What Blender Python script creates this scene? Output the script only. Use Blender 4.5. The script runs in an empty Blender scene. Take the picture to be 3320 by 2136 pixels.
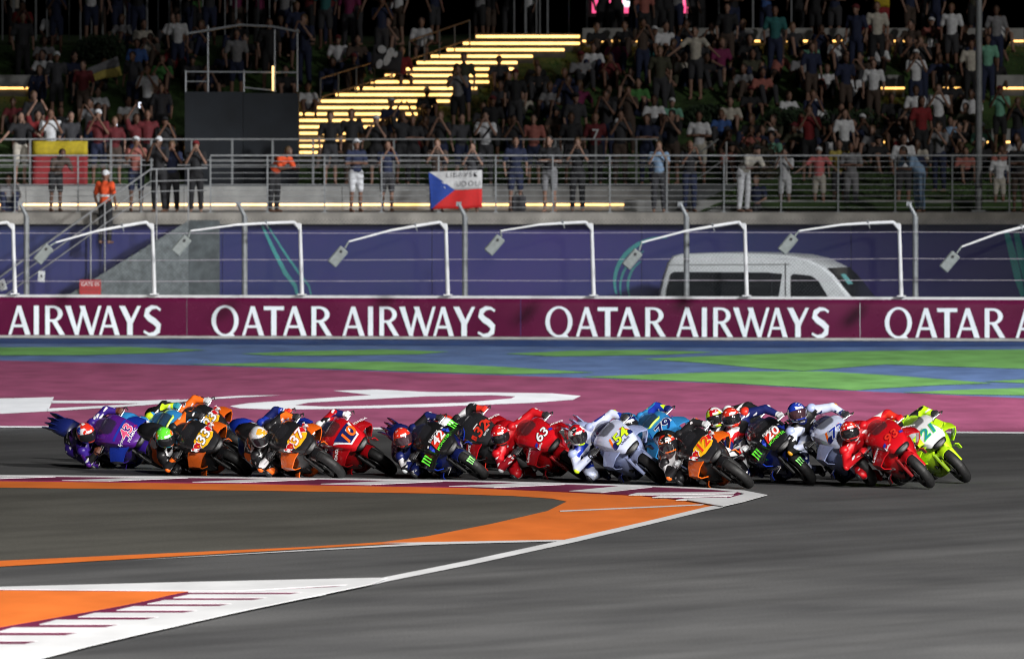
import bpy, bmesh, math, random
from mathutils import Vector, Matrix, Euler
from mathutils.bvhtree import BVHTree
R = math.radians
random.seed(7)
SC = bpy.context.scene
COL = SC.collection

# ------------------------------------------------------------------ camera
F = 34500.0                      # focal length in photo pixels (photo 3320 x 2136)
CH = 5.5                         # camera height above the track
PITCH = math.atan(758.0 / F)
cam = bpy.data.cameras.new('camera'); cam_o = bpy.data.objects.new('camera', cam); COL.objects.link(cam_o)
cam.sensor_fit = 'HORIZONTAL'; cam.sensor_width = 36.0; cam.lens = 36.0 * F / 3320.0
cam.clip_start = 1.0; cam.clip_end = 4000.0
cam_o.location = (0, 0, CH); cam_o.rotation_euler = (math.pi / 2 - PITCH, 0, 0)
cam.dof.use_dof = True; cam.dof.focus_distance = 151.0; cam.dof.aperture_fstop = 4.8
SC.camera = cam_o

# ------------------------------------------------------------------ night sky, floodlights, exposure
world = bpy.data.worlds.new('World'); SC.world = world; world.use_nodes = True
wn = world.node_tree; bg = wn.nodes['Background']
sky = wn.nodes.new('ShaderNodeTexSky'); sky.sky_type = 'NISHITA'; sky.sun_disc = False
sky.sun_elevation = R(-4.0); sky.sun_rotation = R(160.0)
wn.links.new(sky.outputs[0], bg.inputs[0]); bg.inputs[1].default_value = 0.06

def floodlight(loc, target, watts, size_deg, blend, radius, col):
    l = bpy.data.lights.new('track_flood_or_spill', 'SPOT'); l.energy = watts; l.spot_size = R(size_deg); l.spot_blend = blend
    l.shadow_soft_size = radius; l.color = col
    o = bpy.data.objects.new('track_flood_or_spill', l); COL.objects.link(o); o.location = loc
    d = Vector(target) - Vector(loc); o.rotation_euler = d.to_track_quat('-Z', 'Y').to_euler()
    return o
# banks of track floodlights on masts beside and behind the camera, the first three cut off above the barrier
FLOODS = [((62.0, 60.0, 36.0), (5.0, 134.0, 0.0), 720000.0, 43.0, 0.3, 3.0, (1.0, 0.97, 0.93)),
          ((20.0, 20.0, 45.0), (1.0, 118.0, 0.0), 540000.0, 31.5, 0.12, 3.0, (1.0, 0.98, 0.95)),
          ((62.0, 180.0, 34.0), (7.5, 205.0, 0.0), 430000.0, 54.0, 0.15, 3.0, (0.97, 0.98, 1.0)),
          ((44.0, 205.0, 28.0), (10.0, 262.0, 5.0), 42000.0, 30.0, 1.0, 1.2, (1.0, 0.97, 0.93))]  # extra spill spot, added to lift the right side of the crowd
for f in FLOODS: floodlight(*f)
sun = bpy.data.lights.new('night_fill', 'SUN'); sun.energy = 0.08; sun.angle = R(40); sun.color = (0.95, 0.97, 1.0)  # dim sun lamp added as fill, a base level for the crowd
sun_o = bpy.data.objects.new('night_fill', sun); COL.objects.link(sun_o); sun_o.rotation_euler = (R(52), 0, R(24))

SC.view_settings.view_transform = 'Standard'; SC.view_settings.look = 'None'
SC.view_settings.exposure = 0.0; SC.view_settings.gamma = 1.0
SC.render.engine = 'CYCLES'
try:
    SC.cycles.use_denoising = True; SC.cycles.filter_width = 1.05
    SC.cycles.max_bounces = 5; SC.cycles.diffuse_bounces = 2; SC.cycles.glossy_bounces = 3
    SC.cycles.transparent_max_bounces = 12; SC.cycles.sample_clamp_indirect = 4.0
    SC.cycles.caustics_reflective = False; SC.cycles.caustics_refractive = False
except Exception: pass

# ------------------------------------------------------------------ photo pixel -> place
K = 3320.0 / 2394.0              # outlines below were read off a 2394 px wide copy
def ray(x, y):
    px, py = x * K, y * K
    xc, yc = (px - 1660) / F, -(py - 1068) / F
    cp, sp = math.cos(PITCH), math.sin(PITCH)
    return Vector((xc, cp + yc * sp, -sp + yc * cp))
def G(x, y, z=0.0):              # where the ray meets the level z
    d = ray(x, y); t = (z - CH) / d.z
    return Vector((d.x * t, d.y * t, z))
def W(x, y, Y):                  # where the ray meets the distance Y
    d = ray(x, y); t = Y / d.y
    return Vector((d.x * t, Y, CH + d.z * t))

# ------------------------------------------------------------------ materials
MATS = {}
def nodes(m):
    m.use_nodes = True
    return m.node_tree, m.node_tree.nodes['Principled BSDF']
def M(name, col, rough=0.5, metal=0.0, var=0.12, scale=12.0, coat=0.0, bump=0.0, rvar=0.12, stretch=None):
    if name in MATS: return MATS[name]
    m = bpy.data.materials.new(name); nt, b = nodes(m); N, Lk = nt.nodes, nt.links
    b.inputs['Roughness'].default_value = rough; b.inputs['Metallic'].default_value = metal
    b.inputs['Coat Weight'].default_value = coat; b.inputs['Coat Roughness'].default_value = 0.08
    tc = N.new('ShaderNodeTexCoord'); nz = N.new('ShaderNodeTexNoise')
    nz.inputs['Scale'].default_value = scale; nz.inputs['Detail'].default_value = 5.0
    if stretch:
        mp = N.new('ShaderNodeMapping'); mp.inputs['Scale'].default_value = stretch
        Lk.new(tc.outputs['Object'], mp.inputs[0]); Lk.new(mp.outputs[0], nz.inputs['Vector'])
    else: Lk.new(tc.outputs['Object'], nz.inputs['Vector'])
    rp = N.new('ShaderNodeValToRGB'); c = Vector(col[:3])
    rp.color_ramp.elements[0].position = 0.3; rp.color_ramp.elements[1].position = 0.7
    rp.color_ramp.elements[0].color = (*(c * (1 - var)), 1); rp.color_ramp.elements[1].color = (*(c * (1 + var)), 1)
    Lk.new(nz.outputs['Fac'], rp.inputs[0]); Lk.new(rp.outputs[0], b.inputs['Base Color'])
    mr = N.new('ShaderNodeMapRange'); mr.inputs[3].default_value = max(0.02, rough - rvar); mr.inputs[4].default_value = min(1, rough + rvar)
    Lk.new(nz.outputs['Fac'], mr.inputs[0]); Lk.new(mr.outputs[0], b.inputs['Roughness'])
    if bump:
        bp = N.new('ShaderNodeBump'); bp.inputs['Strength'].default_value = bump; bp.inputs['Distance'].default_value = 0.02
        Lk.new(nz.outputs['Fac'], bp.inputs['Height']); Lk.new(bp.outputs[0], b.inputs['Normal'])
    MATS[name] = m; return m
def patch_mat(name, cols, scale=6.0, rough=0.45, coat=0.0, stretch=(1, 1, 1), seed=0.0, marks=0.07):
    """leather / helmet paint: hard-edged coloured panels (cols = [(colour, share), ...])"""
    if name in MATS: return MATS[name]
    m = bpy.data.materials.new(name); nt, b = nodes(m); N, Lk = nt.nodes, nt.links
    tc = N.new('ShaderNodeTexCoord'); mp = N.new('ShaderNodeMapping'); mp.inputs['Scale'].default_value = stretch
    mp.inputs['Location'].default_value = (seed * 1.7, seed * 0.9, seed * 2.3)
    vo = N.new('ShaderNodeTexVoronoi'); vo.inputs['Scale'].default_value = scale
    sp = N.new('ShaderNodeSeparateColor'); rp = N.new('ShaderNodeValToRGB'); rp.color_ramp.interpolation = 'CONSTANT'
    e = rp.color_ramp.elements; pos = 0.0; e[0].position = 0.0; e[0].color = (*cols[0][0], 1)
    e.remove(e[1])
    for i, (c, s) in enumerate(cols):
        if i: q = e.new(pos); q.color = (*c, 1)
        pos += s
    Lk.new(tc.outputs['Object'], mp.inputs[0]); Lk.new(mp.outputs[0], vo.inputs['Vector'])
    Lk.new(vo.outputs['Color'], sp.inputs[0]); Lk.new(sp.outputs[0], rp.inputs[0])
    v2 = N.new('ShaderNodeTexVoronoi'); v2.inputs['Scale'].default_value = scale * 4.5; s2 = N.new('ShaderNodeSeparateColor')
    m2 = N.new('ShaderNodeMapping'); m2.inputs['Scale'].default_value = (1.0, 0.55, 1.6); m2.inputs['Location'].default_value = (seed, seed, seed)
    Lk.new(tc.outputs['Object'], m2.inputs[0]); Lk.new(m2.outputs[0], v2.inputs['Vector']); Lk.new(v2.outputs['Color'], s2.inputs[0])
    gt = N.new('ShaderNodeMath'); gt.operation = 'GREATER_THAN'; gt.inputs[1].default_value = 1 - marks; Lk.new(s2.outputs[1], gt.inputs[0])
    mx = N.new('ShaderNodeMix'); mx.data_type = 'RGBA'; mx.inputs[7].default_value = (0.7, 0.7, 0.72, 1); Lk.new(gt.outputs[0], mx.inputs[0]); Lk.new(rp.outputs[0], mx.inputs[6]); Lk.new(mx.outputs[2], b.inputs['Base Color'])
    b.inputs['Roughness'].default_value = rough; b.inputs['Coat Weight'].default_value = coat; b.inputs['Coat Roughness'].default_value = 0.06
    nz = N.new('ShaderNodeTexNoise'); nz.inputs['Scale'].default_value = 30; bp = N.new('ShaderNodeBump')
    bp.inputs['Strength'].default_value = 0.15; bp.inputs['Distance'].default_value = 0.01
    if not coat:
        Lk.new(tc.outputs['Object'], nz.inputs['Vector']); Lk.new(nz.outputs['Fac'], bp.inputs['Height']); Lk.new(bp.outputs[0], b.inputs['Normal'])
    MATS[name] = m; return m
def glow(name, col, strength, wob=0.25):
    if name in MATS: return MATS[name]
    m = bpy.data.materials.new(name); nt, b = nodes(m); N, Lk = nt.nodes, nt.links
    b.inputs['Base Color'].default_value = (0.8, 0.8, 0.8, 1)
    tc = N.new('ShaderNodeTexCoord'); nz = N.new('ShaderNodeTexNoise'); nz.inputs['Scale'].default_value = 3.0
    Lk.new(tc.outputs['Object'], nz.inputs['Vector']); mr = N.new('ShaderNodeMapRange')
    mr.inputs[1].default_value = 0.3; mr.inputs[2].default_value = 0.7
    mr.inputs[3].default_value = strength * (1 - wob); mr.inputs[4].default_value = strength * (1 + wob)
    Lk.new(nz.outputs['Fac'], mr.inputs[0]); Lk.new(mr.outputs[0], b.inputs['Emission Strength'])
    b.inputs['Emission Color'].default_value = (*col, 1)
    MATS[name] = m; return m

# ------------------------------------------------------------------ mesh building
class MB:
    def __init__(s): s.v = []; s.f = []
    def add(s, vs, fs):
        n = len(s.v); s.v += [tuple(p) for p in vs]; s.f += [tuple(i + n for i in f) for f in fs]; return s
    def box(s, c, size, rot=None, taper=1.0):
        x, y, z = [k / 2 for k in size]
        P = [Vector((sx * x * (taper if sz > 0 else 1), sy * y * (taper if sz > 0 else 1), sz * z)) for sz in (-1, 1) for sx, sy in ((-1, -1), (1, -1), (1, 1), (-1, 1))]
        if rot is not None: P = [rot @ p for p in P]
        c = Vector(c)
        return s.add([p + c for p in P], [(3, 2, 1, 0), (4, 5, 6, 7), (0, 1, 5, 4), (1, 2, 6, 5), (2, 3, 7, 6), (3, 0, 4, 7)])
    def bar(s, a, b, r, r1=None, n=8, cap=True):
        a, b = Vector(a), Vector(b); r1 = r if r1 is None else r1
        d = (b - a).normalized(); u = d.orthogonal().normalized(); w = d.cross(u)
        vs = []
        for p, q in ((a, r), (b, r1)):
            vs += [p + (u * math.cos(t) + w * math.sin(t)) * q for t in [2 * math.pi * i / n for i in range(n)]]
        fs = [(i, (i + 1) % n, n + (i + 1) % n, n + i) for i in range(n)]
        if cap: fs += [tuple(range(n - 1, -1, -1)), tuple(range(n, 2 * n))]
        return s.add(vs, fs)
    def tube(s, pts, r, n=8):
        for a, b in zip(pts[:-1], pts[1:]): s.bar(a, b, r, n=n)
        return s
    def ball(s, c, rad, rot=None, nu=12, nv=8):
        c = Vector(c); rad = (rad,) * 3 if isinstance(rad, (int, float)) else rad
        vs = []
        for j in range(nv + 1):
            p = math.pi * j / nv
            for i in range(nu):
                t = 2 * math.pi * i / nu
                q = Vector((rad[0] * math.sin(p) * math.cos(t), rad[1] * math.sin(p) * math.sin(t), rad[2] * math.cos(p)))
                if rot is not None: q = rot @ q
                vs.append(c + q)
        fs = [(j * nu + i, (j + 1) * nu + i, (j + 1) * nu + (i + 1) % nu, j * nu + (i + 1) % nu) for j in range(nv) for i in range(nu)]
        return s.add(vs, fs)
    def cap(s, a, b, ra, rb=None, n=12):
        rb = ra if rb is None else rb
        s.bar(a, b, ra, rb, n=n); s.ball(a, ra * 0.995, nu=n, nv=8); s.ball(b, rb * 0.995, nu=n, nv=8); return s
    def loft(s, rings, caps=True):
        n = len(rings[0]); vs = [p for r in rings for p in r]; fs = []
        for k in range(len(rings) - 1):
            for i in range(n):
                fs.append((k * n + i, k * n + (i + 1) % n, (k + 1) * n + (i + 1) % n, (k + 1) * n + i))
        if caps: fs += [tuple(range(n - 1, -1, -1)), tuple((len(rings) - 1) * n + i for i in range(n))]
        return s.add(vs, fs)
    def prism(s, outline, depth):      # outline: 3D points of a flat polygon, depth: vector
        n = len(outline); o = [Vector(p) for p in outline]; d = Vector(depth)
        return s.add(o + [p + d for p in o], [tuple(range(n)), tuple(range(2 * n - 1, n - 1, -1))] + [(i, n + i, n + (i + 1) % n, (i + 1) % n) for i in range(n)])
    def mesh(s, name, smooth=False, bevel=0.0, fix=True):
        me = bpy.data.meshes.new(name); me.from_pydata(s.v, [], s.f)
        bm = bmesh.new(); bm.from_mesh(me)
        if fix: bmesh.ops.recalc_face_normals(bm, faces=bm.faces)
        if bevel: bmesh.ops.bevel(bm, geom=bm.edges[:], offset=bevel, segments=1, affect='EDGES')
        bm.to_mesh(me); bm.free()
        if smooth: me.polygons.foreach_set('use_smooth', [True] * len(me.polygons))
        me.materials.append(None); return me
    def build(s, name, mat, parent=None, **kw): return obj(name, s.mesh(name, **kw), mat, parent)

def obj(name, me, mat, parent=None, mw=None):
    if len(me.materials) == 0: me.materials.append(None)
    o = bpy.data.objects.new(name, me); COL.objects.link(o)
    o.material_slots[0].link = 'OBJECT'; o.material_slots[0].material = mat
    if parent is not None: o.parent = parent
    if mw is not None: o.matrix_local = mw
    return o
def empty(name, loc=(0, 0, 0), mw=None):
    o = bpy.data.objects.new(name, None); COL.objects.link(o); o.empty_display_size = 0.1
    o.location = loc
    if mw is not None: o.matrix_world = mw
    return o
def tag(o, label=None, cat=None, group=None, kind=None):
    if label: o['label'] = label
    if cat: o['category'] = cat
    if group: o['group'] = group
    if kind: o['kind'] = kind
    return o
def smooth_angle(me, ang=40):
    me.polygons.foreach_set('use_smooth', [True] * len(me.polygons))
    bm = bmesh.new(); bm.from_mesh(me)
    for e in bm.edges:
        if len(e.link_faces) == 2 and e.calc_face_angle(0) > R(ang): e.smooth = False
    bm.to_mesh(me); bm.free(); return me
def organic(name, mb, voxel, smooth_it=4, ratio=None):
    """one continuous skin over overlapping tapered limbs"""
    me = bpy.data.meshes.new(name); me.from_pydata(mb.v, [], mb.f)
    bm = bmesh.new(); bm.from_mesh(me); bmesh.ops.recalc_face_normals(bm, faces=bm.faces); bm.to_mesh(me); bm.free()
    o = bpy.data.objects.new('tmp', me); COL.objects.link(o)
    r = o.modifiers.new('r', 'REMESH'); r.mode = 'VOXEL'; r.voxel_size = voxel; r.use_smooth_shade = True
    if smooth_it: s = o.modifiers.new('s', 'SMOOTH'); s.iterations = smooth_it; s.factor = 0.5
    if ratio: d = o.modifiers.new('d', 'DECIMATE'); d.ratio = ratio
    dg = bpy.context.evaluated_depsgraph_get(); dg.update()
    res = bpy.data.meshes.new_from_object(o.evaluated_get(dg)); res.name = name
    bpy.data.objects.remove(o); bpy.data.meshes.remove(me)
    res.polygons.foreach_set('use_smooth', [True] * len(res.polygons)); res.materials.clear(); res.materials.append(None)
    return res
TXT = {}
def text_pts(body, size=1.0, bold=0.0, shear=0.0, space=1.0, res=3):
    """outline of some writing as (verts2d, faces), centred"""
    key = (body, bold, shear, space, res)
    if key not in TXT:
        cu = bpy.data.curves.new('t', 'FONT'); cu.body = body; cu.align_x = 'CENTER'; cu.align_y = 'CENTER'
        cu.offset = bold; cu.shear = shear; cu.space_character = space; cu.resolution_u = res
        o = bpy.data.objects.new('t', cu); COL.objects.link(o)
        dg = bpy.context.evaluated_depsgraph_get(); dg.update()
        me = bpy.data.meshes.new_from_object(o.evaluated_get(dg))
        TXT[key] = ([(v.co.x, v.co.y) for v in me.vertices], [tuple(p.vertices) for p in me.polygons])
        bpy.data.objects.remove(o); bpy.data.meshes.remove(me); bpy.data.curves.remove(cu)
    v, f = TXT[key]
    return [(x * size, y * size) for x, y in v], f
def poly2d(pts, holes=()):
    bm = bmesh.new(); es = []
    for loop in [pts] + list(holes):
        vs = [bm.verts.new((p[0], p[1], 0)) for p in loop]
        es += [bm.edges.new((vs[i], vs[(i + 1) % len(vs)])) for i in range(len(vs))]
    bmesh.ops.triangle_fill(bm, use_beauty=True, use_dissolve=False, edges=es)
    bm.verts.index_update()
    r = ([(v.co.x, v.co.y) for v in bm.verts], [tuple(v.index for v in f.verts) for f in bm.faces]); bm.free(); return r
def place2d(vf, o, u, v, depth=0.0):
    """flat shape -> 3D mesh builder in the plane (o, u, v), thickened by depth along the normal"""
    pts, fs = vf; o, u, v = Vector(o), Vector(u), Vector(v); n = u.cross(v).normalized()
    mb = MB(); mb.add([o + u * x + v * y + n * depth for x, y in pts], fs)
    if depth:
        ed = {}
        for f in fs:
            for a, b in zip(f, f[1:] + f[:1]): ed[(a, b)] = ed.get((a, b), 0) + 1
        k = len(mb.v); mb.v += [tuple(o + u * x + v * y) for x, y in pts]
        mb.f += [tuple(k + i for i in reversed(f)) for f in fs]
        for (a, b) in ed:
            if (b, a) not in ed: mb.f.append((a, k + a, k + b, b))
    return mb
def smoothstep(a, b, x):
    t = max(0, min(1, (x - a) / (b - a))); return t * t * (3 - 2 * t)
def lerp_tab(tab, x):
    if x <= tab[0][0]: return tab[0][1]
    for (a, p), (b, q) in zip(tab[:-1], tab[1:]):
        if x <= b: return p + (q - p) * (x - a) / (b - a)
    return tab[-1][1]
# ================================================================== SETTING
def asphalt(name, c0, c1, streak=0.35, green=0.0):
    m = bpy.data.materials.new(name); nt, b = nodes(m); N, Lk = nt.nodes, nt.links
    tc = N.new('ShaderNodeTexCoord')
    def noise(scale, detail, stretch, rot=0):
        mp = N.new('ShaderNodeMapping'); mp.vector_type = 'TEXTURE'; mp.inputs['Scale'].default_value = stretch; mp.inputs['Rotation'].default_value = (0, 0, rot)
        n = N.new('ShaderNodeTexNoise'); n.inputs['Scale'].default_value = scale; n.inputs['Detail'].default_value = detail
        Lk.new(tc.outputs['Object'], mp.inputs[0]); Lk.new(mp.outputs[0], n.inputs['Vector']); return n
    big = noise(0.45, 4, (1, 2.2, 1), R(-30)); line = noise(1.05, 3, (1.0, 22.0, 1), R(-31)); fine = noise(38, 6, (1, 1, 1))
    rp = N.new('ShaderNodeValToRGB'); rp.color_ramp.elements[0].position = 0.32; rp.color_ramp.elements[1].position = 0.7
    rp.color_ramp.elements[0].color = (*c0, 1); rp.color_ramp.elements[1].color = (*c1, 1)
    Lk.new(big.outputs['Fac'], rp.inputs[0])
    r2 = N.new('ShaderNodeMapRange'); r2.inputs[1].default_value = 0.44; r2.inputs[2].default_value = 0.66; r2.inputs[3].default_value = 1.0; r2.inputs[4].default_value = 1 - streak
    Lk.new(line.outputs['Fac'], r2.inputs[0])
    r3 = N.new('ShaderNodeMapRange'); r3.inputs[1].default_value = 0.25; r3.inputs[2].default_value = 0.75; r3.inputs[3].default_value = 0.55; r3.inputs[4].default_value = 1.45
    Lk.new(fine.outputs['Fac'], r3.inputs[0])
    mu = N.new('ShaderNodeMath'); mu.operation = 'MULTIPLY'; Lk.new(r2.outputs[0], mu.inputs[0]); Lk.new(r3.outputs[0], mu.inputs[1])
    mx = N.new('ShaderNodeVectorMath'); mx.operation = 'SCALE'; Lk.new(rp.outputs[0], mx.inputs[0]); Lk.new(mu.outputs[0], mx.inputs['Scale'])
    Lk.new(mx.outputs[0], b.inputs['Base Color']); b.inputs['Roughness'].default_value = 0.82
    b.inputs['Specular IOR Level'].default_value = 0.3
    bp = N.new('ShaderNodeBump'); bp.inputs['Strength'].default_value = 0.4; bp.inputs['Distance'].default_value = 0.01
    Lk.new(fine.outputs['Fac'], bp.inputs['Height']); Lk.new(bp.outputs[0], b.inputs['Normal'])
    MATS[name] = m; return m
A_TRACK = asphalt('track asphalt', (0.056, 0.057, 0.060), (0.112, 0.113, 0.115), 0.22)
A_INFIELD = asphalt('infield asphalt', (0.066, 0.064, 0.055), (0.110, 0.107, 0.093), 0.15)
A_ROAD = asphalt('service road asphalt', (0.05, 0.05, 0.05), (0.08, 0.08, 0.08), 0.2)
def paint(name, col, wear=0.22):
    m = M(name, col, rough=0.7, var=wear, scale=1.3, rvar=0.1, stretch=(1, 0.3, 1))
    m.node_tree.nodes['Principled BSDF'].inputs['Specular IOR Level'].default_value = 0.3
    return m
P_MAROON = paint('maroon paint', (0.245, 0.052, 0.115))
P_BLUE = paint('pale blue paint', (0.090, 0.150, 0.300))
P_DEEP = paint('deep blue paint', (0.020, 0.060, 0.190))
P_GREEN = paint('green paint', (0.135, 0.320, 0.085))
P_WHITE = paint('white paint', (0.72, 0.73, 0.75), 0.10)
P_ORANGE = paint('orange paint', (0.80, 0.185, 0.028), 0.12)
P_KERBRED = paint('maroon kerb paint', (0.16, 0.012, 0.06))
CONC = M('concrete', (0.30, 0.30, 0.29), rough=0.85, var=0.22, scale=2.5, bump=0.3)
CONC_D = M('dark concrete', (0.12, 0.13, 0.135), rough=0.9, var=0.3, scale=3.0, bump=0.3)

def sheet(name, pts, z, mat, holes=(), raw=False):
    g = (lambda p: G(p[0], p[1], 0.0)) if not raw else (lambda p: Vector((p[0], p[1], 0)))
    o2 = [g(p) for p in pts]; h2 = [[g(p) for p in h] for h in holes]
    v, f = poly2d([(p.x, p.y) for p in o2], [[(p.x, p.y) for p in h] for h in h2])
    mb = MB(); mb.add([(x, y, z) for x, y in v], f); me = mb.mesh(name)
    if len(me.polygons) and me.polygons[0].normal.z < 0: me.flip_normals()
    o = obj(name, me, mat); o['kind'] = 'structure'; return o

# earth far around, then the circuit's own level, then painted sheets, each a few millimetres higher
sheet('ground', [(-900, -300), (900, -300), (900, 1800), (-900, 1800)], -0.52, A_ROAD, raw=True)
sheet('track', [(-160, -60), (160, -60), (160, 237.0 - 0.143 * 148), (-160, 240.9 + 0.143 * 148)], 0.0, A_TRACK, raw=True)
sheet('service_road', [(-160, 236), (160, 205), (160, 251), (-160, 268)], -0.45, A_ROAD, raw=True)
edge_m = [(-700, 822), (0, 843), (300, 850), (640, 860), (1000, 872), (1400, 885), (1700, 897), (1950, 912), (2394, 931), (3100, 975)]
edge_w = [(-700, 990), (0, 998), (800, 1001), (1600, 1006), (2394, 1012), (3100, 1019)]
sheet('runoff_paint', edge_m + edge_w[::-1], 0.004, P_MAROON)
sheet('runoff_blue', [(-700, 785), (0, 792), (1200, 795.5), (2394, 799.5), (3100, 802)] + edge_m[::-1], 0.004, P_BLUE)
sheet('runoff_deep_blue', [(-700, 785), (0, 792), (1200, 795.5), (2394, 799.5), (3100, 802), (3100, 812), (2394, 810), (1700, 813), (1200, 810), (600, 806), (0, 803), (-700, 797)], 0.008, P_DEEP)
for pts in ([(-500, 815), (0, 813), (300, 812), (480, 819), (380, 826), (200, 831), (-500, 834)],
            [(563, 828), (700, 822), (900, 818), (1050, 823), (980, 829), (780, 832), (640, 832)],
            [(440, 853), (640, 849), (900, 846), (1150, 857), (1390, 872), (1180, 876), (1000, 870.5), (640, 858.5)],
            [(1180, 828), (1330, 821), (1500, 819), (1672, 824), (1560, 830), (1300, 834)],
            [(1500, 840), (1640, 834), (1808, 828), (2050, 821), (2394, 818), (2800, 812), (2800, 866), (2394, 863), (2220, 858), (2070, 853), (1990, 859), (1880, 868), (1780, 862), (1640, 849)],
            [(1354, 882), (1500, 877), (1640, 872), (1780, 869), (1920, 869), (2080, 878), (2322, 897), (2200, 901), (2060, 909), (2000, 913.5), (1800, 902), (1640, 893.5), (1480, 887)],
            [(2110, 918.5), (2250, 912), (2394, 908), (2800, 902), (2800, 928), (2394, 925), (2240, 923)],
            [(2300, 893), (2394, 888), (2800, 880), (2800, 898), (2394, 896.5)]):
    sheet('runoff_green', pts, 0.012, P_GREEN)
# giant lettering painted on the maroon run-off
sheet('painted_letter', [(-260, 936), (0, 932), (126, 929), (112, 962), (40, 966), (0, 968), (-260, 972)], 0.008, P_WHITE)
sheet('painted_letter', [(112, 956), (300, 946.5), (420, 936), (560, 926), (655, 925), (500, 934), (330, 949), (112, 963)], 0.012, P_WHITE)
sheet('painted_letter', [(122, 937), (330, 937.5), (420, 934), (418, 937.5), (330, 943.5), (119, 943)], 0.008, P_WHITE)
sheet('painted_letter', [(537, 950), (580, 943), (700, 935), (868, 924), (780, 914), (880, 911), (1000, 917), (1150, 918), (1290, 920), (1358, 926), (1340, 935), (1250, 942), (1000, 952), (760, 957), (640, 958), (560, 955)],
      0.008, P_WHITE, holes=[[(690, 948), (720, 942), (900, 932), (1000, 927), (1150, 924.5), (1205, 927), (1195, 932), (1080, 942), (900, 948), (760, 951)]])
sheet('track_edge_line', [(x, y - 1.2) for x, y in edge_w] + [(x, y + 2.6) for x, y in edge_w[::-1]], 0.010, P_WHITE)
# infield island
sheet('infield', [(-900, 1140), (0, 1130), (600, 1140), (1200, 1150), (1400, 1170), (1300, 1210), (880, 1275), (0, 1324), (-900, 1372)], 0.004, A_INFIELD)
org_top = [(-900, 1116), (0, 1125), (600, 1132), (1100, 1141), (1300, 1150), (1500, 1160), (1612, 1172), (1680, 1181)]
org_in = [(1345, 1262), (893, 1273), (0, 1325), (-900, 1378), (-900, 1362), (0, 1311.5), (700, 1280), (893, 1268), (1000, 1254), (1150, 1225), (1280, 1195), (1325, 1173), (1290, 1166), (1200, 1160), (1000, 1154), (600, 1147.5), (0, 1140.5), (-900, 1130)]
sheet('orange_paint', org_top + [(1650, 1190)] + org_in, 0.008, P_ORANGE)
wl_out = [(1690, 1188), (1650, 1196), (1500, 1232), (1350, 1267.5), (1100, 1322), (900, 1362), (868, 1370)]
wl_in = [(868, 1357), (900, 1351), (1100, 1311), (1350, 1257), (1500, 1223), (1650, 1187), (1690, 1180)]
sheet('edge_line', wl_out + wl_in, 0.014, P_WHITE)
sheet('edge_line', [(890, 1270.6), (1350, 1262.5), (1350, 1265.5), (1000, 1274.5), (600, 1295), (300, 1311), (600, 1293.6), (960, 1272.2)], 0.012, P_WHITE)
sheet('edge_line', [(1308, 1195), (1650, 1179.5), (1640, 1182.5), (1310, 1197.5)], 0.012, P_WHITE)

# ---- far kerb at the apex: a maroon bed with raised white teeth
T_ = [(-900, 1104), (-300, 1111.5), (0, 1115), (600, 1120), (1100, 1128), (1500, 1139), (1650, 1145.5), (1740, 1151.5), (1780, 1156)]
B_ = [(-900, 1116.5), (-300, 1122), (0, 1125.5), (600, 1132.5), (1100, 1141.5), (1300, 1150.5), (1500, 1160.5), (1612, 1172.5), (1680, 1181.5)]
kt = lambda x: lerp_tab(T_, x); kb = lambda x: lerp_tab(B_, x)
def slab(name, pts, z0, z1, mat, parent=None):
    top = [G(p[0], p[1], 0.0) for p in pts]
    v, f = poly2d([(p.x, p.y) for p in top])
    mb = place2d((v, f), (0, 0, z0), (1, 0, 0), (0, 1, 0), z1 - z0)
    return mb.build(name, mat, parent)
k1 = empty('kerb', G(900, 1130)); tag(k1, 'maroon and white striped kerb along the inside of the bend behind the orange paint', 'kerb')
def under(o, p):
    o.parent = p; o.matrix_parent_inverse = p.matrix_basis.inverted(); return o
xs = list(range(-900, 1741, 80)) + [1740]
under(slab('kerb_bed', [(x, kt(x)) for x in xs] + [(1680, 1181.5), (1612, 1172.5)] + [(x, kb(x)) for x in xs[::-1] if x < 1600], 0.004, 0.022, P_KERBRED), k1)
teeth = [(-600, -490, 190), (-290, -180, 190), (20, 130, 190), (330, 440, 185), (630, 740, 180), (925, 1035, 175), (1215, 1320, 165), (1450, 1525, 120)]
for xa, xb, sk in teeth:
    n = 5; up = [xa + (xb - xa) * i / n for i in range(n + 1)]
    pts = [(x, kt(x) + 2.0) for x in up] + [(x - sk, kb(x - sk) - 0.6) for x in up[::-1]]
    under(slab('kerb_tooth', pts, 0.022, 0.027, P_WHITE), k1)
for xa, xb, ya, yb in ((1490, 1722, 1155.5, 1158.5), (1545, 1716, 1162, 1164.5), (1600, 1700, 1168.5, 1170.5)):
    under(slab('kerb_tooth', [(xa, ya), (xb, ya - 2.0), (xb - 6, yb - 1.0), (xa + 24, yb + 2.2), (xa - 20, yb + 2.2)], 0.022, 0.027, P_WHITE), k1)
under(slab('kerb_edge', [(1606, 1173), (1690, 1187.5), (1740, 1176), (1794, 1160.5), (1745, 1157), (1704, 1168)], 0.022, 0.028, P_WHITE), k1)
under(slab('kerb_edge', [(-900, 1102.5)] + [(x, kt(x) - 1.6) for x in xs] + [(1794, 1160.5), (1745, 1158.5), (1722, 1153.5)] + [(x, kt(x) + 1.3) for x in xs[::-1] if x < 1720], 0.022, 0.026, P_WHITE), k1)

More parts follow.
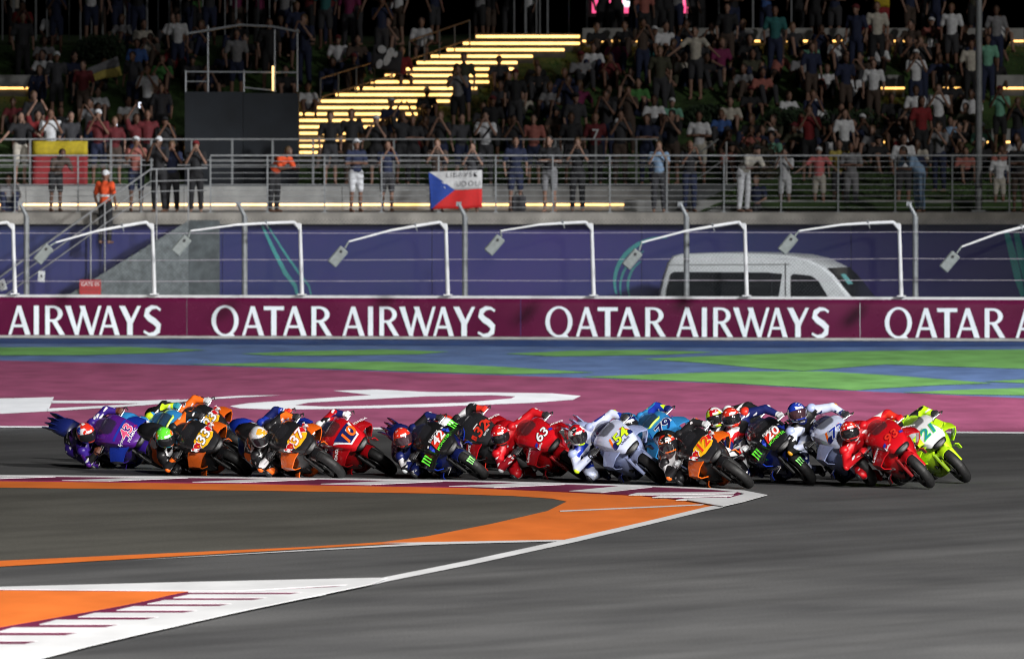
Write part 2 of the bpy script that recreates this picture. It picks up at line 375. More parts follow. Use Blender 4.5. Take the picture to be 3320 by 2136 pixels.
# ---- near kerb, bottom left
k2 = empty('kerb', G(300, 1430)); tag(k2, 'wide white kerb with thin maroon grooves in the bottom left corner', 'kerb')
under(slab('kerb_bed', [(-500, 1400), (0, 1381), (500, 1371), (860, 1362), (880, 1364), (560, 1427), (200, 1506), (40, 1545), (-60, 1570), (-500, 1680)], 0.004, 0.03, P_KERBRED), k2)
under(slab('kerb_paint', [(-500, 1396), (0, 1386), (250, 1388), (440, 1388), (400, 1396), (345, 1409), (272, 1424), (182, 1440), (92, 1456), (0, 1472), (-260, 1512), (-500, 1550)], 0.03, 0.033, P_ORANGE), k2)
under(slab('kerb_edge', [(-500, 1388.5), (0, 1378), (430, 1367), (872, 1357), (905, 1357), (868, 1370), (560, 1387.5), (430, 1387.4), (250, 1386), (0, 1384), (-500, 1393)], 0.03, 0.036, P_WHITE), k2)
under(slab('kerb_edge', [(905, 1357.5), (868, 1372), (560, 1436), (330, 1488), (200, 1519), (60, 1556), (-100, 1600), (-500, 1715), (-500, 1640), (-60, 1540), (90, 1506), (180, 1487), (271, 1469), (363, 1451), (455, 1435), (532, 1420), (620, 1405), (710, 1391), (800, 1376)], 0.03, 0.038, P_WHITE), k2)
rows = [(1389.5, 1392, 436, 700), (1392.6, 1404.2, 405, 668), (1406.4, 1418.2, 345, 590), (1420.6, 1433.6, 272, 500), (1436.2, 1449.4, 182, 420), (1452.4, 1466.8, 92, 325), (1470.4, 1485.4, -10, 232), (1489.4, 1506, -110, 140), (1510, 1528, -220, 40)]
under(slab('kerb_tooth', [(440, 1387.6), (560, 1387.8), (800, 1377), (740, 1390.5), (440, 1390.5)], 0.03, 0.0335, P_WHITE), k2)
for ya, yb, xa, xb in rows[1:]:
    ya += 2.6; yb -= 0.8; e = (yb - ya) * 4.2
    under(slab('kerb_tooth', [(xa + 40, ya), (xb + e + 60, ya), (xb + 50, yb), (xa, yb)], 0.03, 0.034 + 0.0003 * (ya % 3), P_WHITE), k2)

# ================================================================== BARRIER WITH BANNER
YB = lambda x: 242.0 - 3.3 * x / 2394.0
def B(x, y, dy=0.0): return W(x, y, YB(x) + dy)
BAN = M('maroon banner vinyl', (0.095, 0.006, 0.036), rough=0.27, var=0.18, scale=0.8, rvar=0.1)
LET = M('white banner lettering', (0.74, 0.80, 0.84), rough=0.5, var=0.06, scale=2)
WRAIL = M('white painted rail', (0.60, 0.60, 0.60), rough=0.45, var=0.1, scale=3)
def ell(cx, cy, rx, ry, n=28, a0=0.0, a1=2 * math.pi):
    return [(cx + rx * math.cos(a0 + (a1 - a0) * i / n), cy + ry * math.sin(a0 + (a1 - a0) * i / n)) for i in range(n + (0 if abs(a1 - a0 - 2 * math.pi) < 1e-6 else 1))]
def gly(ch):
    P = lambda *p: poly2d(list(p))
    if ch == 'Q': return [poly2d(ell(.5, .5, .5, .53, 36), [ell(.5, .5, .335, .455, 36)[::-1]]), P((.55, .03), (.74, .12), (.86, -.02), (.66, -.03))]
    if ch == 'A': return [P((0, 0), (.135, 0), (.47, .83), (.40, 1)), P((.40, 1), (.57, 1), (1, 0), (.765, 0), (.40, .93)), P((.2, .26), (.80, .26), (.78, .35), (.24, .35))]
    if ch == 'T': return [P((0, .87), (1, .87), (1, 1), (0, 1)), P((.37, 0), (.63, 0), (.63, .9), (.37, .9))]
    if ch == 'I': return [P((0, 0), (1, 0), (1, 1), (0, 1))]
    if ch == 'R':
        o = [(.1, 1)] + ell(.38, .725, .50, .275, 14, math.pi / 2, -math.pi / 2) + [(.1, .45)]
        i = [(.1, .53)] + ell(.38, .725, .27, .195, 14, -math.pi / 2, math.pi / 2) + [(.1, .92)]
        return [P((0, 0), (.23, 0), (.23, 1), (0, 1)), P(*(o + i)), P((.30, .5), (.56, .5), (1, 0), (.73, 0))]
    if ch == 'W': return [P((0, 1), (.155, 1), (.385, .0), (.275, 0)), P((.275, 0), (.37, 0), (.55, 1), (.475, 1)), P((.40, 1), (.545, 1), (.79, 0), (.68, 0)), P((.68, 0), (.775, 0), (1, 1), (.92, 1))]
    if ch == 'Y': return [P((0, 1), (.27, 1), (.62, .46), (.62, 0), (.37, 0), (.37, .43)), P((.84, 1), (1, 1), (.6, .36), (.48, .46))]
    if ch == 'S':
        c = [(.93, .86), (.72, .955), (.45, .955), (.22, .84), (.17, .70), (.34, .575), (.60, .47), (.82, .33), (.79, .15), (.58, .04), (.30, .03), (.03, .13)]
        w = [.05, .055, .085, .12, .13, .13, .13, .13, .12, .085, .055, .05]
        L_, R_ = [], []
        for i, (x, y) in enumerate(c):
            a, b = c[max(0, i - 1)], c[min(len(c) - 1, i + 1)]; d = Vector((b[0] - a[0], (b[1] - a[1]))).normalized()
            n = Vector((-d.y, d.x)); L_.append((x + n.x * w[i] * 1.1, y + n.y * w[i] * .85)); R_.append((x - n.x * w[i] * 1.1, y - n.y * w[i] * .85))
        return [([*L_, *R_], [(i, i + 1, len(c) + i + 1, len(c) + i) for i in range(len(c) - 1)])]
WORD = [('Q', 0, .937), ('A', 1.06, 1.815), ('T', 1.805, 2.5), ('A', 2.47, 3.28), ('R', 3.45, 4.16), ('A', 4.52, 5.28), ('I', 5.4, 5.57), ('R', 5.79, 6.47), ('W', 6.47, 7.72), ('A', 7.64, 8.35), ('Y', 8.33, 9.08), ('S', 9.16, 9.8)]
ba, bb = B(-1400, 790), B(3600, 800)
bar_e = empty('barrier', (B(1197, 794))); tag(bar_e, 'long low trackside barrier wrapped in a maroon banner with white lettering', 'barrier')
U = (B(2394, 797) - B(0, 797)); U.z = 0; U.normalize(); NB = Vector((U.y, -U.x, 0))      # NB points to the track
def along(s, up, out=0.0): p = B(1197, 794); return Vector((p.x, p.y, 0)) + U * s + NB * out + Vector((0, 0, up))
mb = MB(); mb.add([along(-40, 0, .22), along(40, 0, .22), along(40, .055, .20), along(-40, .055, .20), along(-40, .055, -.4), along(40, .055, -.4), along(40, -.5, -.4), along(-40, -.5, -.4)], [(0, 1, 2, 3), (3, 2, 5, 4), (4, 5, 6, 7)])
under(mb.build('footing', CONC), bar_e)
under(MB().prism([along(-40, .92, .02), along(40, .92, .02), along(40, .975, .015), along(-40, .975, .015)], -NB * .2).build('cap_rail', WRAIL), bar_e)
sx = lambda x: (B(x, 794) - B(1197, 794)).dot(U)
starts = [-1065, -284, 497, 1277, 2070, 2870]
for i, x0 in enumerate(starts):
    s0 = sx(x0 - 58); s1 = sx((starts[i + 1] if i + 1 < len(starts) else 3680) - 58)
    prof = [(.06, .12), (.5, .135), (.72, .136), (.80, .130), (.86, .118), (.90, .098), (.918, .05)]
    vs, fs = [], []
    nseg = 10
    for k in range(nseg + 1):
        s = s0 + .006 + (s1 - s0 - .012) * k / nseg
        wob = .006 * math.sin(k * 2.1 + i * 1.3)
        for z, o in prof: vs.append(along(s, z, o + wob * (z > .3)))
    m = len(prof)
    for k in range(nseg):
        for j in range(m - 1): fs.append((k * m + j, (k + 1) * m + j, (k + 1) * m + j + 1, k * m + j + 1))
    mb = MB(); mb.add(vs, fs); me = mb.mesh('banner_panel'); smooth_angle(me, 60)
    me.polygons.foreach_set('use_smooth', [True] * len(me.polygons))
    pan = under(obj('banner_panel', me, BAN), bar_e)
    sc = (sx(x0 + 665) - sx(x0)) / 9.8; CAPH = .662
    st = sx(x0)
    for ch, a, b in WORD:
        mb = MB()
        for k, vf in enumerate(gly(ch)):
            q = place2d(vf, along(st + a * sc, .068, .139), U * ((b - a) * sc), Vector((0, 0, CAPH)), .006 + .0015 * k)
            mb.add(q.v, q.f)
        lo = mb.build('letter', LET); lo.parent = pan; lo.matrix_parent_inverse = (bar_e.matrix_basis).inverted() if False else pan.matrix_world.inverted() if False else Matrix()
        lo.matrix_parent_inverse = (bar_e.matrix_basis @ pan.matrix_parent_inverse @ pan.matrix_basis).inverted()

# ================================================================== FENCE BEHIND THE BARRIER
GALV = M('galvanised steel', (0.20, 0.21, 0.215), rough=0.55, metal=0.15, var=0.2, scale=6)
STEEL = M('brushed rail steel', (0.55, 0.56, 0.57), rough=0.35, metal=0.6, var=0.15, scale=8)
CABLE = M('fence cable', (0.55, 0.5, 0.55), rough=0.5, metal=0.4)
LAMPG = M('grey lamp housing', (0.20, 0.22, 0.21), rough=0.5, var=0.15)
BLACK = M('black plastic', (0.012, 0.012, 0.013), rough=0.45)
MESHW = M('chain link wire', (0.05, 0.05, 0.055), rough=0.6, metal=0.0)
fen = empty('debris_fence', B(1197, 697, .6)); tag(fen, 'chain link safety fence on grey posts and cables behind the maroon barrier', 'fence')
gp = [-450, 62, 572, 1087, 1605, 2140, 2660]
for i, x in enumerate(gp):
    p0 = B(x, 720, .55); p0.z = -0.45; p1 = B(x, 506, .55)
    mb = MB(); mb.bar(p0, p1, .065, n=10)
    p2 = p1 + Vector((-.14, .02, .28)); mb.bar(p1, p2, .05, .04, n=8); mb.box(p2, (.12, .06, .10))
    under(mb.build('post', GALV, smooth=False), fen)
for y0, yr in ((545, 542), (608, 604), (657, 654)):
    pts = [B(x, y0 + (yr - y0) * x / 2394 + 1.2 * abs(math.sin((x - 62) / 515 * math.pi)), .42) for x in range(-500, 2760, 65)]
    mb = MB()
    for a, b in zip(pts[:-1], pts[1:]): mb.bar(a, b, .007, n=4, cap=False)
    under(mb.build('cable', CABLE), fen)
for x0, x1 in zip(gp[:-1], gp[1:]):
    a, b = B(x0, 697, .5), B(x1, 697, .5); zt = B(x0, 512, .5).z; zb = a.z - .1; h = zt - zb
    d = b - a; d.z = 0; Lh = d.length; d.normalize(); mb = MB(); cell = .085; w = .0022
    n = int((Lh + h) / cell)
    for s in (1, -1):
        for k in range(n):
            q0 = k * cell - h if s > 0 else k * cell
            t0, t1 = 0.0, h
            xa, xb = q0, q0 + s * h
            if s > 0:
                if xa < 0: t0 = -xa; xa = 0
                if xb > Lh: t1 = h - (xb - Lh); xb = Lh
            else:
                if xb < 0: t1 = h + xb; xb = 0
                if xa > Lh: t0 = xa - Lh; xa = Lh
            if t1 - t0 < .03: continue
            A_, B2 = a + d * xa, a + d * xb; A_.z = zb + t0; B2.z = zb + t1
            nn = Vector((-s, 0, 1)) * (w * .7)
            o2 = Vector((0, .002 * s, 0))
            mb.add([A_ + o2 - nn, B2 + o2 - nn, B2 + o2 + nn, A_ + o2 + nn], [(0, 1, 2, 3)])
    o = under(mb.build('wire_mesh', MESHW, fix=False), fen); o['kind'] = 'stuff'
# white lamp posts standing on the barrier
ARMS = [(-312, -500, 540, -530, 575, 'off'), (32, -190, 567, -215, 592, 'far left'), (358, 130, 567, 101, 594, ''), (703, 445, 540, 424, 574, ''), (1044, 815, 565, 790, 600, ''), (1385, 1170, 540, 1156, 573, ''),
        (1743, 1500, 567, 1478, 606, ''), (2104, 1868, 540, 1842, 571, ''), (2455, 2248, 577, 2220, 612, '')]
LBL = {32: 'white lamp post at the left picture edge, leftmost along the barrier', 358: 'white lamp post beside the concrete stair wall and red sign',
       703: 'white lamp post above the first complete lettering on the left of the banner', 1044: 'white lamp post below the red white and blue flag', 1385: 'white lamp post left of the white van with short raised arm',
       1743: 'white lamp post in front of the white van', 2104: 'white lamp post just right of the white van nose', 2455: 'white lamp post off the right edge whose grey lamp head hangs into view'}
for x, ax, ay, hx, hy, nt_ in ARMS:
    if x < 0: continue
    base = B(x + 3, 697, -.06); base.z = .975; top = B(x - 2, 524, -.06)
    e = empty('lamp_post', base); tag(e, LBL[x], 'lamp post', 'white lamp posts along the barrier')
    under(MB().bar(base, top, .048, .040, n=12).box(base + Vector((0, 0, .02)), (.2, .2, .03)).build('post', WRAIL), e)
    elbow = top + Vector((-.14, -.02, .045))
    aend = W(ax, ay, YB(x) - 1.6)
    mid = elbow.lerp(aend, .55) + Vector((0, 0, .05)); q3 = elbow.lerp(aend, .27) + Vector((0, 0, .03))
    under(MB().bar(top - Vector((0, 0, .1)), elbow, .040, n=10).bar(elbow, q3, .036, n=10).bar(q3, mid, .034, .028, n=10).bar(mid, aend, .026, .02, n=10).build('arm', WRAIL), e)
    under(MB().prism([top + Vector((0.02, -.05, -.18)), top + Vector((-.13, -.05, .02)), top + Vector((.02, -.05, .02))], (0, .03, 0)).build('gusset', WRAIL), e)
    under(MB().bar(q3 + Vector((0, 0, .02)), q3 + Vector((.05, 0, -.12)), .02, .008, n=8).bar(q3, q3 + Vector((0, -.05, .05)), .03, n=8).build('hook', GALV), e)
    hd = W(hx, hy, YB(x) - 1.75)
    dr = (hd - aend).normalized(); rot = Matrix.Rotation(R(40), 3, 'Y')
    top_h = hd + rot @ Vector((0, 0, .24))
    under(MB().bar(aend, top_h, .02, n=8).build('stem', LAMPG), e)
    me = MB().box(hd, (.24, .09, .46), rot).mesh('lamp_head', bevel=.025)
    lh = under(obj('lamp_head', me, LAMPG), e)
    b_ = MB().bar(hd + rot @ Vector((-.02, -.047, .13)), hd + rot @ Vector((-.02, -.058, .13)), .035, n=10).build('sensor', BLACK); b_.parent = lh
    b_.matrix_parent_inverse = (e.matrix_basis @ lh.matrix_parent_inverse).inverted()

# ================================================================== BLUE WALL, PLATFORM, STAIRS
def blue_mat():
    m = M('blue printed wall', (0.012, 0.018, 0.120), rough=0.7, var=0.35, scale=0.35, rvar=0.1)
    e = [n for n in m.node_tree.nodes if n.type == 'VALTORGB'][0].color_ramp.elements
    e[0].color = (0.008, 0.018, 0.105, 1); e[1].color = (0.030, 0.020, 0.135, 1)
    return m
BLUEW = blue_mat(); TEAL = M('teal print', (0.03, 0.24, 0.24), rough=0.55, var=0.4, scale=0.9)
YW = 249.6; PZ = W(1000, 497, YW).z        # platform level
bw = empty('printed_wall', (0, YW, -.45)); tag(bw, 'tall deep blue printed wall behind the white van and fence', 'wall')
xl = [-700, 30, 520, 1010, 1500, 1990, 2480, 2960]
for a, b in zip(xl[:-1], xl[1:]):
    pa, pb = W(a, 600, YW), W(b, 600, YW)
    o = MB().box(((pa.x + pb.x) / 2, YW + .1, (PZ - .27 - .45) / 2), (pb.x - pa.x - .012, .2, PZ - .27 + .45)).build('wall_panel', BLUEW); under(o, bw)
def stroke(pts, wd, parent):
    P = [W(x, y, YW - .006) for x, y in pts]; mb = MB(); L_, R_ = [], []
    for i, p in enumerate(P):
        a, b = P[max(0, i - 1)], P[min(len(P) - 1, i + 1)]; d = (b - a).normalized(); n = Vector((-d.z, 0, d.x))
        t = wd * (.35 + .65 * math.sin(math.pi * (i + .5) / len(P)))
        L_.append(p + n * t); R_.append(p - n * t)
    k = len(P); mb.add(L_ + R_, [(i, i + 1, k + i + 1, k + i) for i in range(k - 1)])
    return under(mb.build('teal_stroke', TEAL), parent)
def arc(cx, cy, rx, ry, a0, a1, n=16): return [(cx + rx * math.cos(R(a0 + (a1 - a0) * i / n)), cy - ry * math.sin(R(a0 + (a1 - a0) * i / n))) for i in range(n + 1)]
stroke(arc(1555, 660, 118, 105, 88, 195), .05, bw); stroke(arc(1560, 672, 110, 98, 120, 195), .028, bw); stroke(arc(1530, 668, 62, 66, 120, 205), .03, bw)
stroke([(612, 525), (640, 585), (668, 640), (690, 668), (696, 692)], .05, bw); stroke([(622, 522), (665, 590), (700, 640), (722, 668), (728, 692)], .028, bw)
stroke([(2352, 540), (2366, 590), (2380, 650), (2392, 692)], .09, bw); stroke([(2376, 545), (2388, 600), (2400, 660)], .09, bw)
stroke(arc(1650, 640, 60, 35, 175, 250), .018, bw)
plat = MB().box((0, YW + 2.7, PZ - .14), (44, 5.9, .28)).build('platform', CONC); plat['kind'] = 'structure'
lip = M('stained concrete edge', (0.24, 0.225, 0.20), rough=0.9, var=0.4, scale=1.6, bump=0.4)
pl = MB().box((0, YW - .285, PZ - .135), (44, .06, .27)).build('platform_edge', lip); pl['kind'] = 'structure'
# concrete stair wall and stair at the left
YS = 248.3
st = empty('concrete_staircase', (W(320, 697, YS).x, YS, -.45)); tag(st, 'grey concrete staircase with metal handrails climbing to the platform at left', 'staircase')
def wp(x, y, Y=YS): p = W(x, y, Y); return p
side = [wp(60, 740), wp(60, 698), wp(160, 690), wp(240, 640), wp(370, 560), wp(440, 516), wp(441, 740)]
under(MB().prism(side, (0, .12, 0)).build('side_wall', M('pitted concrete', (0.135, 0.155, 0.160), rough=0.9, var=0.35, scale=7, bump=0.5)), st)
under(MB().box(((wp(441, 600).x + wp(512, 600).x) / 2, YS + .45, (wp(441, 516).z - .45) / 2), (wp(512, 600).x - wp(441, 600).x, .6, wp(441, 516).z + .45)).build('landing_wall', M('dark pitted concrete', (0.075, 0.09, 0.095), rough=0.9, var=0.35, scale=5, bump=0.4)), st)
for k in range(16):
    a = k / 15; p = wp(150 + (432 - 150) * a, 694 + (520 - 694) * a, YS + .65)
    under(MB().box((p.x, YS + .66, (p.z - .06 - .45) / 2), (.21, 1.05, max(.1, p.z - .06 + .45))).build('step', CONC_D), st)
for off, Yh in ((0, YS - .04), (0, YS + 1.2)):
    for dy, r in ((0, .022), (28, .014), (52, .014)):
        under(MB().tube([wp(-60, 690 + dy, Yh), wp(352, 396 + dy, Yh), wp(485, 393 + dy, Yh)], r, n=6).build('handrail', STEEL), st)
    for x in (212, 245, 366, 440):
        yt = 690 + (396 - 690) * (x + 60) / 412 if x < 352 else 394
        yb = 694 + (520 - 694) * (x - 150) / 282
        under(MB().bar(wp(x, yt, Yh), wp(x, min(690, max(yb, 505)), Yh), .018, n=6).build('rail_post', STEEL), st)
sg = empty('sign', wp(211, 697, YS - .1)); tag(sg, 'red gate sign with white lettering on the concrete stair wall', 'sign')
under(MB().box(wp(211, 675, YS - .04), (.50, .03, .42)).build('board', M('red sign board', (0.42, 0.02, 0.022), rough=0.5)), sg)
under(place2d(text_pts('GATE 05', .115, .01), wp(211, 664.5, YS - .058), (1, 0, 0), (0, 0, 1), .003).build('lettering', M('sign white', (.7, .66, .66))), sg)
under(MB().box(wp(211, 676, YS - .058), (.42, .004, .02)).build('divider', M('sign dark red', (0.25, 0.015, 0.02))), sg)
for x, y in ((97, 646), (6, 666)):
    n_ = empty('notice', wp(x, y + 15, 243.6)); tag(n_, 'small white paper notice on the fence ' + ('near the red sign' if x > 50 else 'at the far left picture edge'), 'notice')
    q = wp(x, y, 243.0)
    under(MB().box(q, (.155, .012, .25), Matrix.Rotation(R(3 if x > 50 else -18), 3, 'Y')).build('sheet', M('notice paper', (.55, .57, .58))), n_)
    under(MB().ball(q + Vector((0, -.012, .01)), (.02, .004, .035)).build('print', BLACK), n_)

# ---- front railing on the platform edge
YR = YW - .12
zt_ = W(1200, 364, YR).z
fr = empty('railing', (0, YR, PZ)); tag(fr, 'steel cable railing along the platform edge above the blue wall', 'railing')
def xw(x, Y): return W(x, 400, Y).x
for xa, xb in ((-260, 330), (492, 2760)):
    A_, B2 = xw(xa, YR), xw(xb, YR)
    under(MB().bar((A_, YR, zt_), (B2, YR, zt_), .021, n=8).build('top_rail', STEEL), fr)
    n = max(2, round((B2 - A_) / 1.37)); 
    for k in range(n + 1):
        x = A_ + (B2 - A_) * k / n
        under(MB().box((x, YR, (PZ + zt_) / 2 - .01), (.035, .055, zt_ - PZ - .02)).box((x, YR, PZ + .01), (.12, .12, .02)).build('post', GALV), fr)
    for j in range(9):
        z = PZ + .12 + j * (zt_ - PZ - .2) / 8.4
        under(MB().bar((A_, YR + .035, z), (B2, YR + .035, z), .008, n=5, cap=False).build('cable', STEEL), fr)
# ---- concrete bench step with a strip of light, left two thirds of the platform
GOLD = glow('warm strip light', (1.0, 0.52, 0.13), 3.0)
YBN = YW + 5.65
zb0, zb1 = W(800, 481, YBN).z, W(800, 436, YBN).z
bench = empty('bench_step', (0, YBN, PZ)); tag(bench, 'long pale concrete bench step with a golden light strip along its foot', 'bench')
for a, b in zip([-330, 60, 430, 800, 1160], [60, 430, 800, 1160, 1522]):
    xa, xb = xw(a, YBN) + .006, xw(b, YBN) - .006
    under(MB().box(((xa + xb) / 2, YBN + .3, (zb0 + .05 + zb1) / 2), (xb - xa, .6, zb1 - zb0 - .05)).build('seat_block', CONC), bench)
    under(MB().box(((xa + xb) / 2, YBN + .30, (PZ + zb0) / 2), (xb - xa, .5, zb0 - PZ)).build('plinth', CONC), bench)
    under(MB().box(((xa + xb) / 2, YBN + .02, zb0 + .03), (xb - xa, .03, .06)).build('light_strip', GOLD), bench)
zk = W(2000, 468, YW + 2.6).z
kerbw = MB().box((xw(2020, YW + 2.6) , YW + 2.75, (PZ + zk) / 2), (xw(2900, 252) - xw(1540, 252) - 2.4, .3, zk - PZ)).build('retaining_wall', CONC); tag(kerbw, 'low pale concrete wall in front of the lawn at right', 'wall')

# ---- walkway and grass bank
ZW = zb1 + .03
wk = MB().box((xw(600, 258) - 4, YBN + 2.5, ZW - .2), (abs(xw(1640, 258)) + 36, 3.8, .4)).build('walkway', CONC_D); wk['kind'] = 'structure'
PL = [(255, ZW - .3), (258.4, ZW - .05), (259.4, ZW + .1), (262, 4.20), (265, 5.48), (268, 6.74), (300, 7.2), (330, 7.2)]
PR = [(251.9, PZ + .05), (252.2, zk - .04), (258, 3.55), (262, 4.20), (265, 5.48), (268, 6.74), (300, 7.2), (330, 7.2)]
def bank_z(x, Y):
    t = smoothstep(xw(1640, 258), xw(1740, 258), x)
    return lerp_tab(PL, Y) * (1 - t) + lerp_tab(PR, Y) * t
GRASS = M('lawn', (0.042, 0.085, 0.020), rough=0.9, var=0.55, scale=1.6, bump=0.6)
mb = MB(); gx = [-34 + i * 1.0 for i in range(69)]; gy = [251.9, 252.2, 253.5, 255, 256.5, 258, 258.4, 259.4, 260.7, 262, 263.5, 265, 266.5, 268, 272, 280, 300, 330]
rr = random.Random(3)
vs = []
for Y in gy:
    for x in gx:
        z = bank_z(x, Y)
        if x < xw(1660, 258) and Y < 258.3: z = PZ - .2
        vs.append((x, Y, z + rr.uniform(-.03, .03)))
n = len(gx)
mb.add(vs, [(j * n + i, j * n + i + 1, (j + 1) * n + i + 1, (j + 1) * n + i) for j in range(len(gy) - 1) for i in range(n - 1)])
me = mb.mesh('bank', smooth=True); bk = obj('grass_bank', me, GRASS); bk['kind'] = 'structure'
def blades(count, x0, x1, y0, y1, seed):
    r = random.Random(seed); mb = MB()
    for _ in range(count):
        x, Y = r.uniform(x0, x1), r.uniform(y0, y1); z = bank_z(x, Y) - .01; h = r.uniform(.03, .08); a = r.uniform(0, 6.28); w = r.uniform(.012, .03)
        c, s = math.cos(a) * w, math.sin(a) * w; lx, ly = r.uniform(-.05, .05), r.uniform(-.05, .05)
        mb.add([(x - c, Y - s, z), (x + c, Y + s, z), (x + lx, Y + ly, z + h)], [(0, 1, 2)])
    return mb
g1 = blades(16000, xw(1690, 256), 13.5, 252.3, 268, 1); g2 = blades(14000, -13.5, xw(1690, 256), 259.4, 268, 2); g1.add(g2.v, g2.f)
go = g1.build('grass', M('grass blades', (0.05, 0.105, 0.022), rough=0.8, var=0.5, scale=0.8), fix=False); tag(go, 'short grass on the spectator bank', 'grass', kind='stuff')

# ---- second railing by the walkway
Y2 = YBN + .75
z2 = W(600, 326, Y2).z
r2 = empty('railing', (0, Y2, ZW)); tag(r2, 'steel post railing along the walkway behind the platform, left of the dark shrub', 'railing')
A_, B2 = xw(-260, Y2), xw(1535, Y2)
under(MB().bar((A_, Y2, z2), (B2, Y2, z2), .021, n=8).bar((B2, Y2, z2), (B2, Y2, z2 - .32), .021, n=8).build('top_rail', STEEL), r2)
under(MB().bar((A_, Y2, z2 - .5), (B2, Y2, z2 - .5), .016, n=6).build('middle_rail', STEEL), r2)
under(MB().bar((A_, Y2, z2 - .62), (B2, Y2, z2 - .62), .014, n=6).build('middle_rail', STEEL), r2)
for k in range(19):
    x = A_ + (B2 - A_) * (k + .5) / 19
    under(MB().box((x, Y2, (ZW + z2) / 2), (.05, .05, z2 - ZW)).build('post', GALV), r2)
r3 = empty('handrail', (xw(1650, Y2), Y2, ZW)); tag(r3, 'sloping metal handrail on two posts beside the end of the walkway railing', 'handrail')
under(MB().tube([W(1590, 391, Y2), W(1680, 325, Y2)], .022, n=6).build('rail', STEEL), r3); under(MB().tube([W(1600, 440, Y2), W(1690, 375, Y2)], .016, n=6).build('rail', STEEL), r3)
for x, y in ((1622, 366), (1698, 332)):
    p = W(x, y, Y2); under(MB().bar((p.x, Y2, ZW - .3), p, .026, n=8).build('post', STEEL), r3)

# ---- lit steps up the bank
LIT = glow('step light', (1.0, 0.56, 0.16), 3.0, 0.15)
stp = empty('lit_steps', (xw(950, 264), 262, 4.1)); tag(stp, 'wide diagonal steps up the bank with golden light under every edge', 'steps')
LE = [(70, 1125), (85, 1112), (102, 1080), (117, 1042), (132, 1005), (147, 972), (163, 930), (178, 895), (192, 864), (207, 828), (222, 782), (237, 733), (252, 700), (268, 640), (284, 600), (300, 560), (320, 520), (360, 470)]
RE = [(70, 1370), (85, 1358), (102, 1358), (117, 1322), (132, 1248), (147, 1212), (163, 1203), (178, 1188), (192, 1146), (207, 1118), (222, 1083), (237, 1054), (252, 1016), (268, 976), (284, 925), (300, 885), (320, 845), (360, 780)]
ys = [86, 102, 117, 132, 147, 162, 177, 192, 207, 222, 237, 252, 267, 282, 297, 312, 327, 342, 357]
GR = M('step granite', (0.10, 0.095, 0.085), rough=0.8, var=0.3, scale=4)
for i, y in enumerate(ys):
    Y = 268 - i * .36; zc = W(900, y, Y).z
    xa, xb = W(lerp_tab(LE, y), y, Y).x, W(lerp_tab(RE, y), y, Y).x
    bz = bank_z((xa + xb) / 2, Y)
    s_ = under(MB().box(((xa + xb) / 2, Y + .32, (zc + .075 + bz - .5) / 2), (xb - xa, .60, zc + .075 - bz + .5)).build('step', GR), stp)
    l_ = MB().box(((xa + xb) / 2, Y + .006, zc), (xb - xa - .06, .028, .065)).build('light_strip', LIT); l_.parent = s_; l_.matrix_parent_inverse = (stp.matrix_basis @ s_.matrix_parent_inverse).inverted()
BRONZE = M('warm steel rail', (0.30, 0.20, 0.12), rough=0.4, metal=0.5)
hr = empty('handrail', (xw(900, 264), 262, 4.2)); tag(hr, 'pair of bronze coloured handrails climbing the left side of the lit steps', 'handrail')
for (x0, y0, x1, y1) in ((749, 184, 917, 132), (957, 96, 1098, 48)):
    Ya, Yb = 263.6 if x0 < 900 else 265.9, 265.5 if x0 < 900 else 267.6
    for dy in (0, 44):
        under(MB().tube([W(x0, y0 + dy, Ya), W(x1, y1 + dy, Yb)], .022, n=6).build('rail', BRONZE), hr)
    for k in range(5):
        a = k / 4; x, y, Y = x0 + (x1 - x0) * a, y0 + (y1 - y0) * a, Ya + (Yb - Ya) * a; p = W(x, y, Y); q = W(x, y + 62, Y)
        under(MB().bar(p, q, .02, n=6).build('post', GALV), hr)
# ---- terrace seat blocks with light strips
for (y, segs, Y) in ((97, [(1362, 1475), (1480, 1560), (1590, 1680), (1740, 1800), (1828, 1900), (1925, 2000), (2010, 2060), (2070, 2130), (2260, 2394), (2420, 2560)], 268.1),
                     (207, [(-120, 92), (2060, 2115), (2205, 2262), (2330, 2394)], 264.9),
                     (333, [(2000, 2060), (2066, 2160), (2296, 2330), (2350, 2420)], 261.9)):
    for a, b in segs:
        zc = W(a, y, Y).z; xa, xb = xw(a, Y), xw(b, Y); where = {97: 'top', 207: 'middle', 333: 'lowest'}[y]
        side_ = 'left of the dark tower' if b < 400 else ('right of the lit steps' if a < 1700 else ('near the tall lamp pole' if a > 2180 else 'above the dark round shrubs'))
        nth = ['first', 'second', 'third', 'fourth', 'fifth', 'sixth', 'seventh', 'eighth', 'ninth', 'tenth'][segs.index((a, b))]
        e = empty('terrace_block', ((xa + xb) / 2, Y, zc)); tag(e, 'concrete terrace seat with warm light strip, ' + nth + ' from left in the ' + where + ' row', 'terrace seat', 'lit terrace seats on the bank')
        under(MB().box(((xa + xb) / 2, Y + .3, zc + .18), (xb - xa, .55, .30)).build('seat', CONC), e)
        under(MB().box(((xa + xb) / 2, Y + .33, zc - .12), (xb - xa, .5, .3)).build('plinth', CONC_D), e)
        under(MB().box(((xa + xb) / 2, Y + .06, zc + .012), (xb - xa, .03, .065)).build('light_strip', GOLD), e)

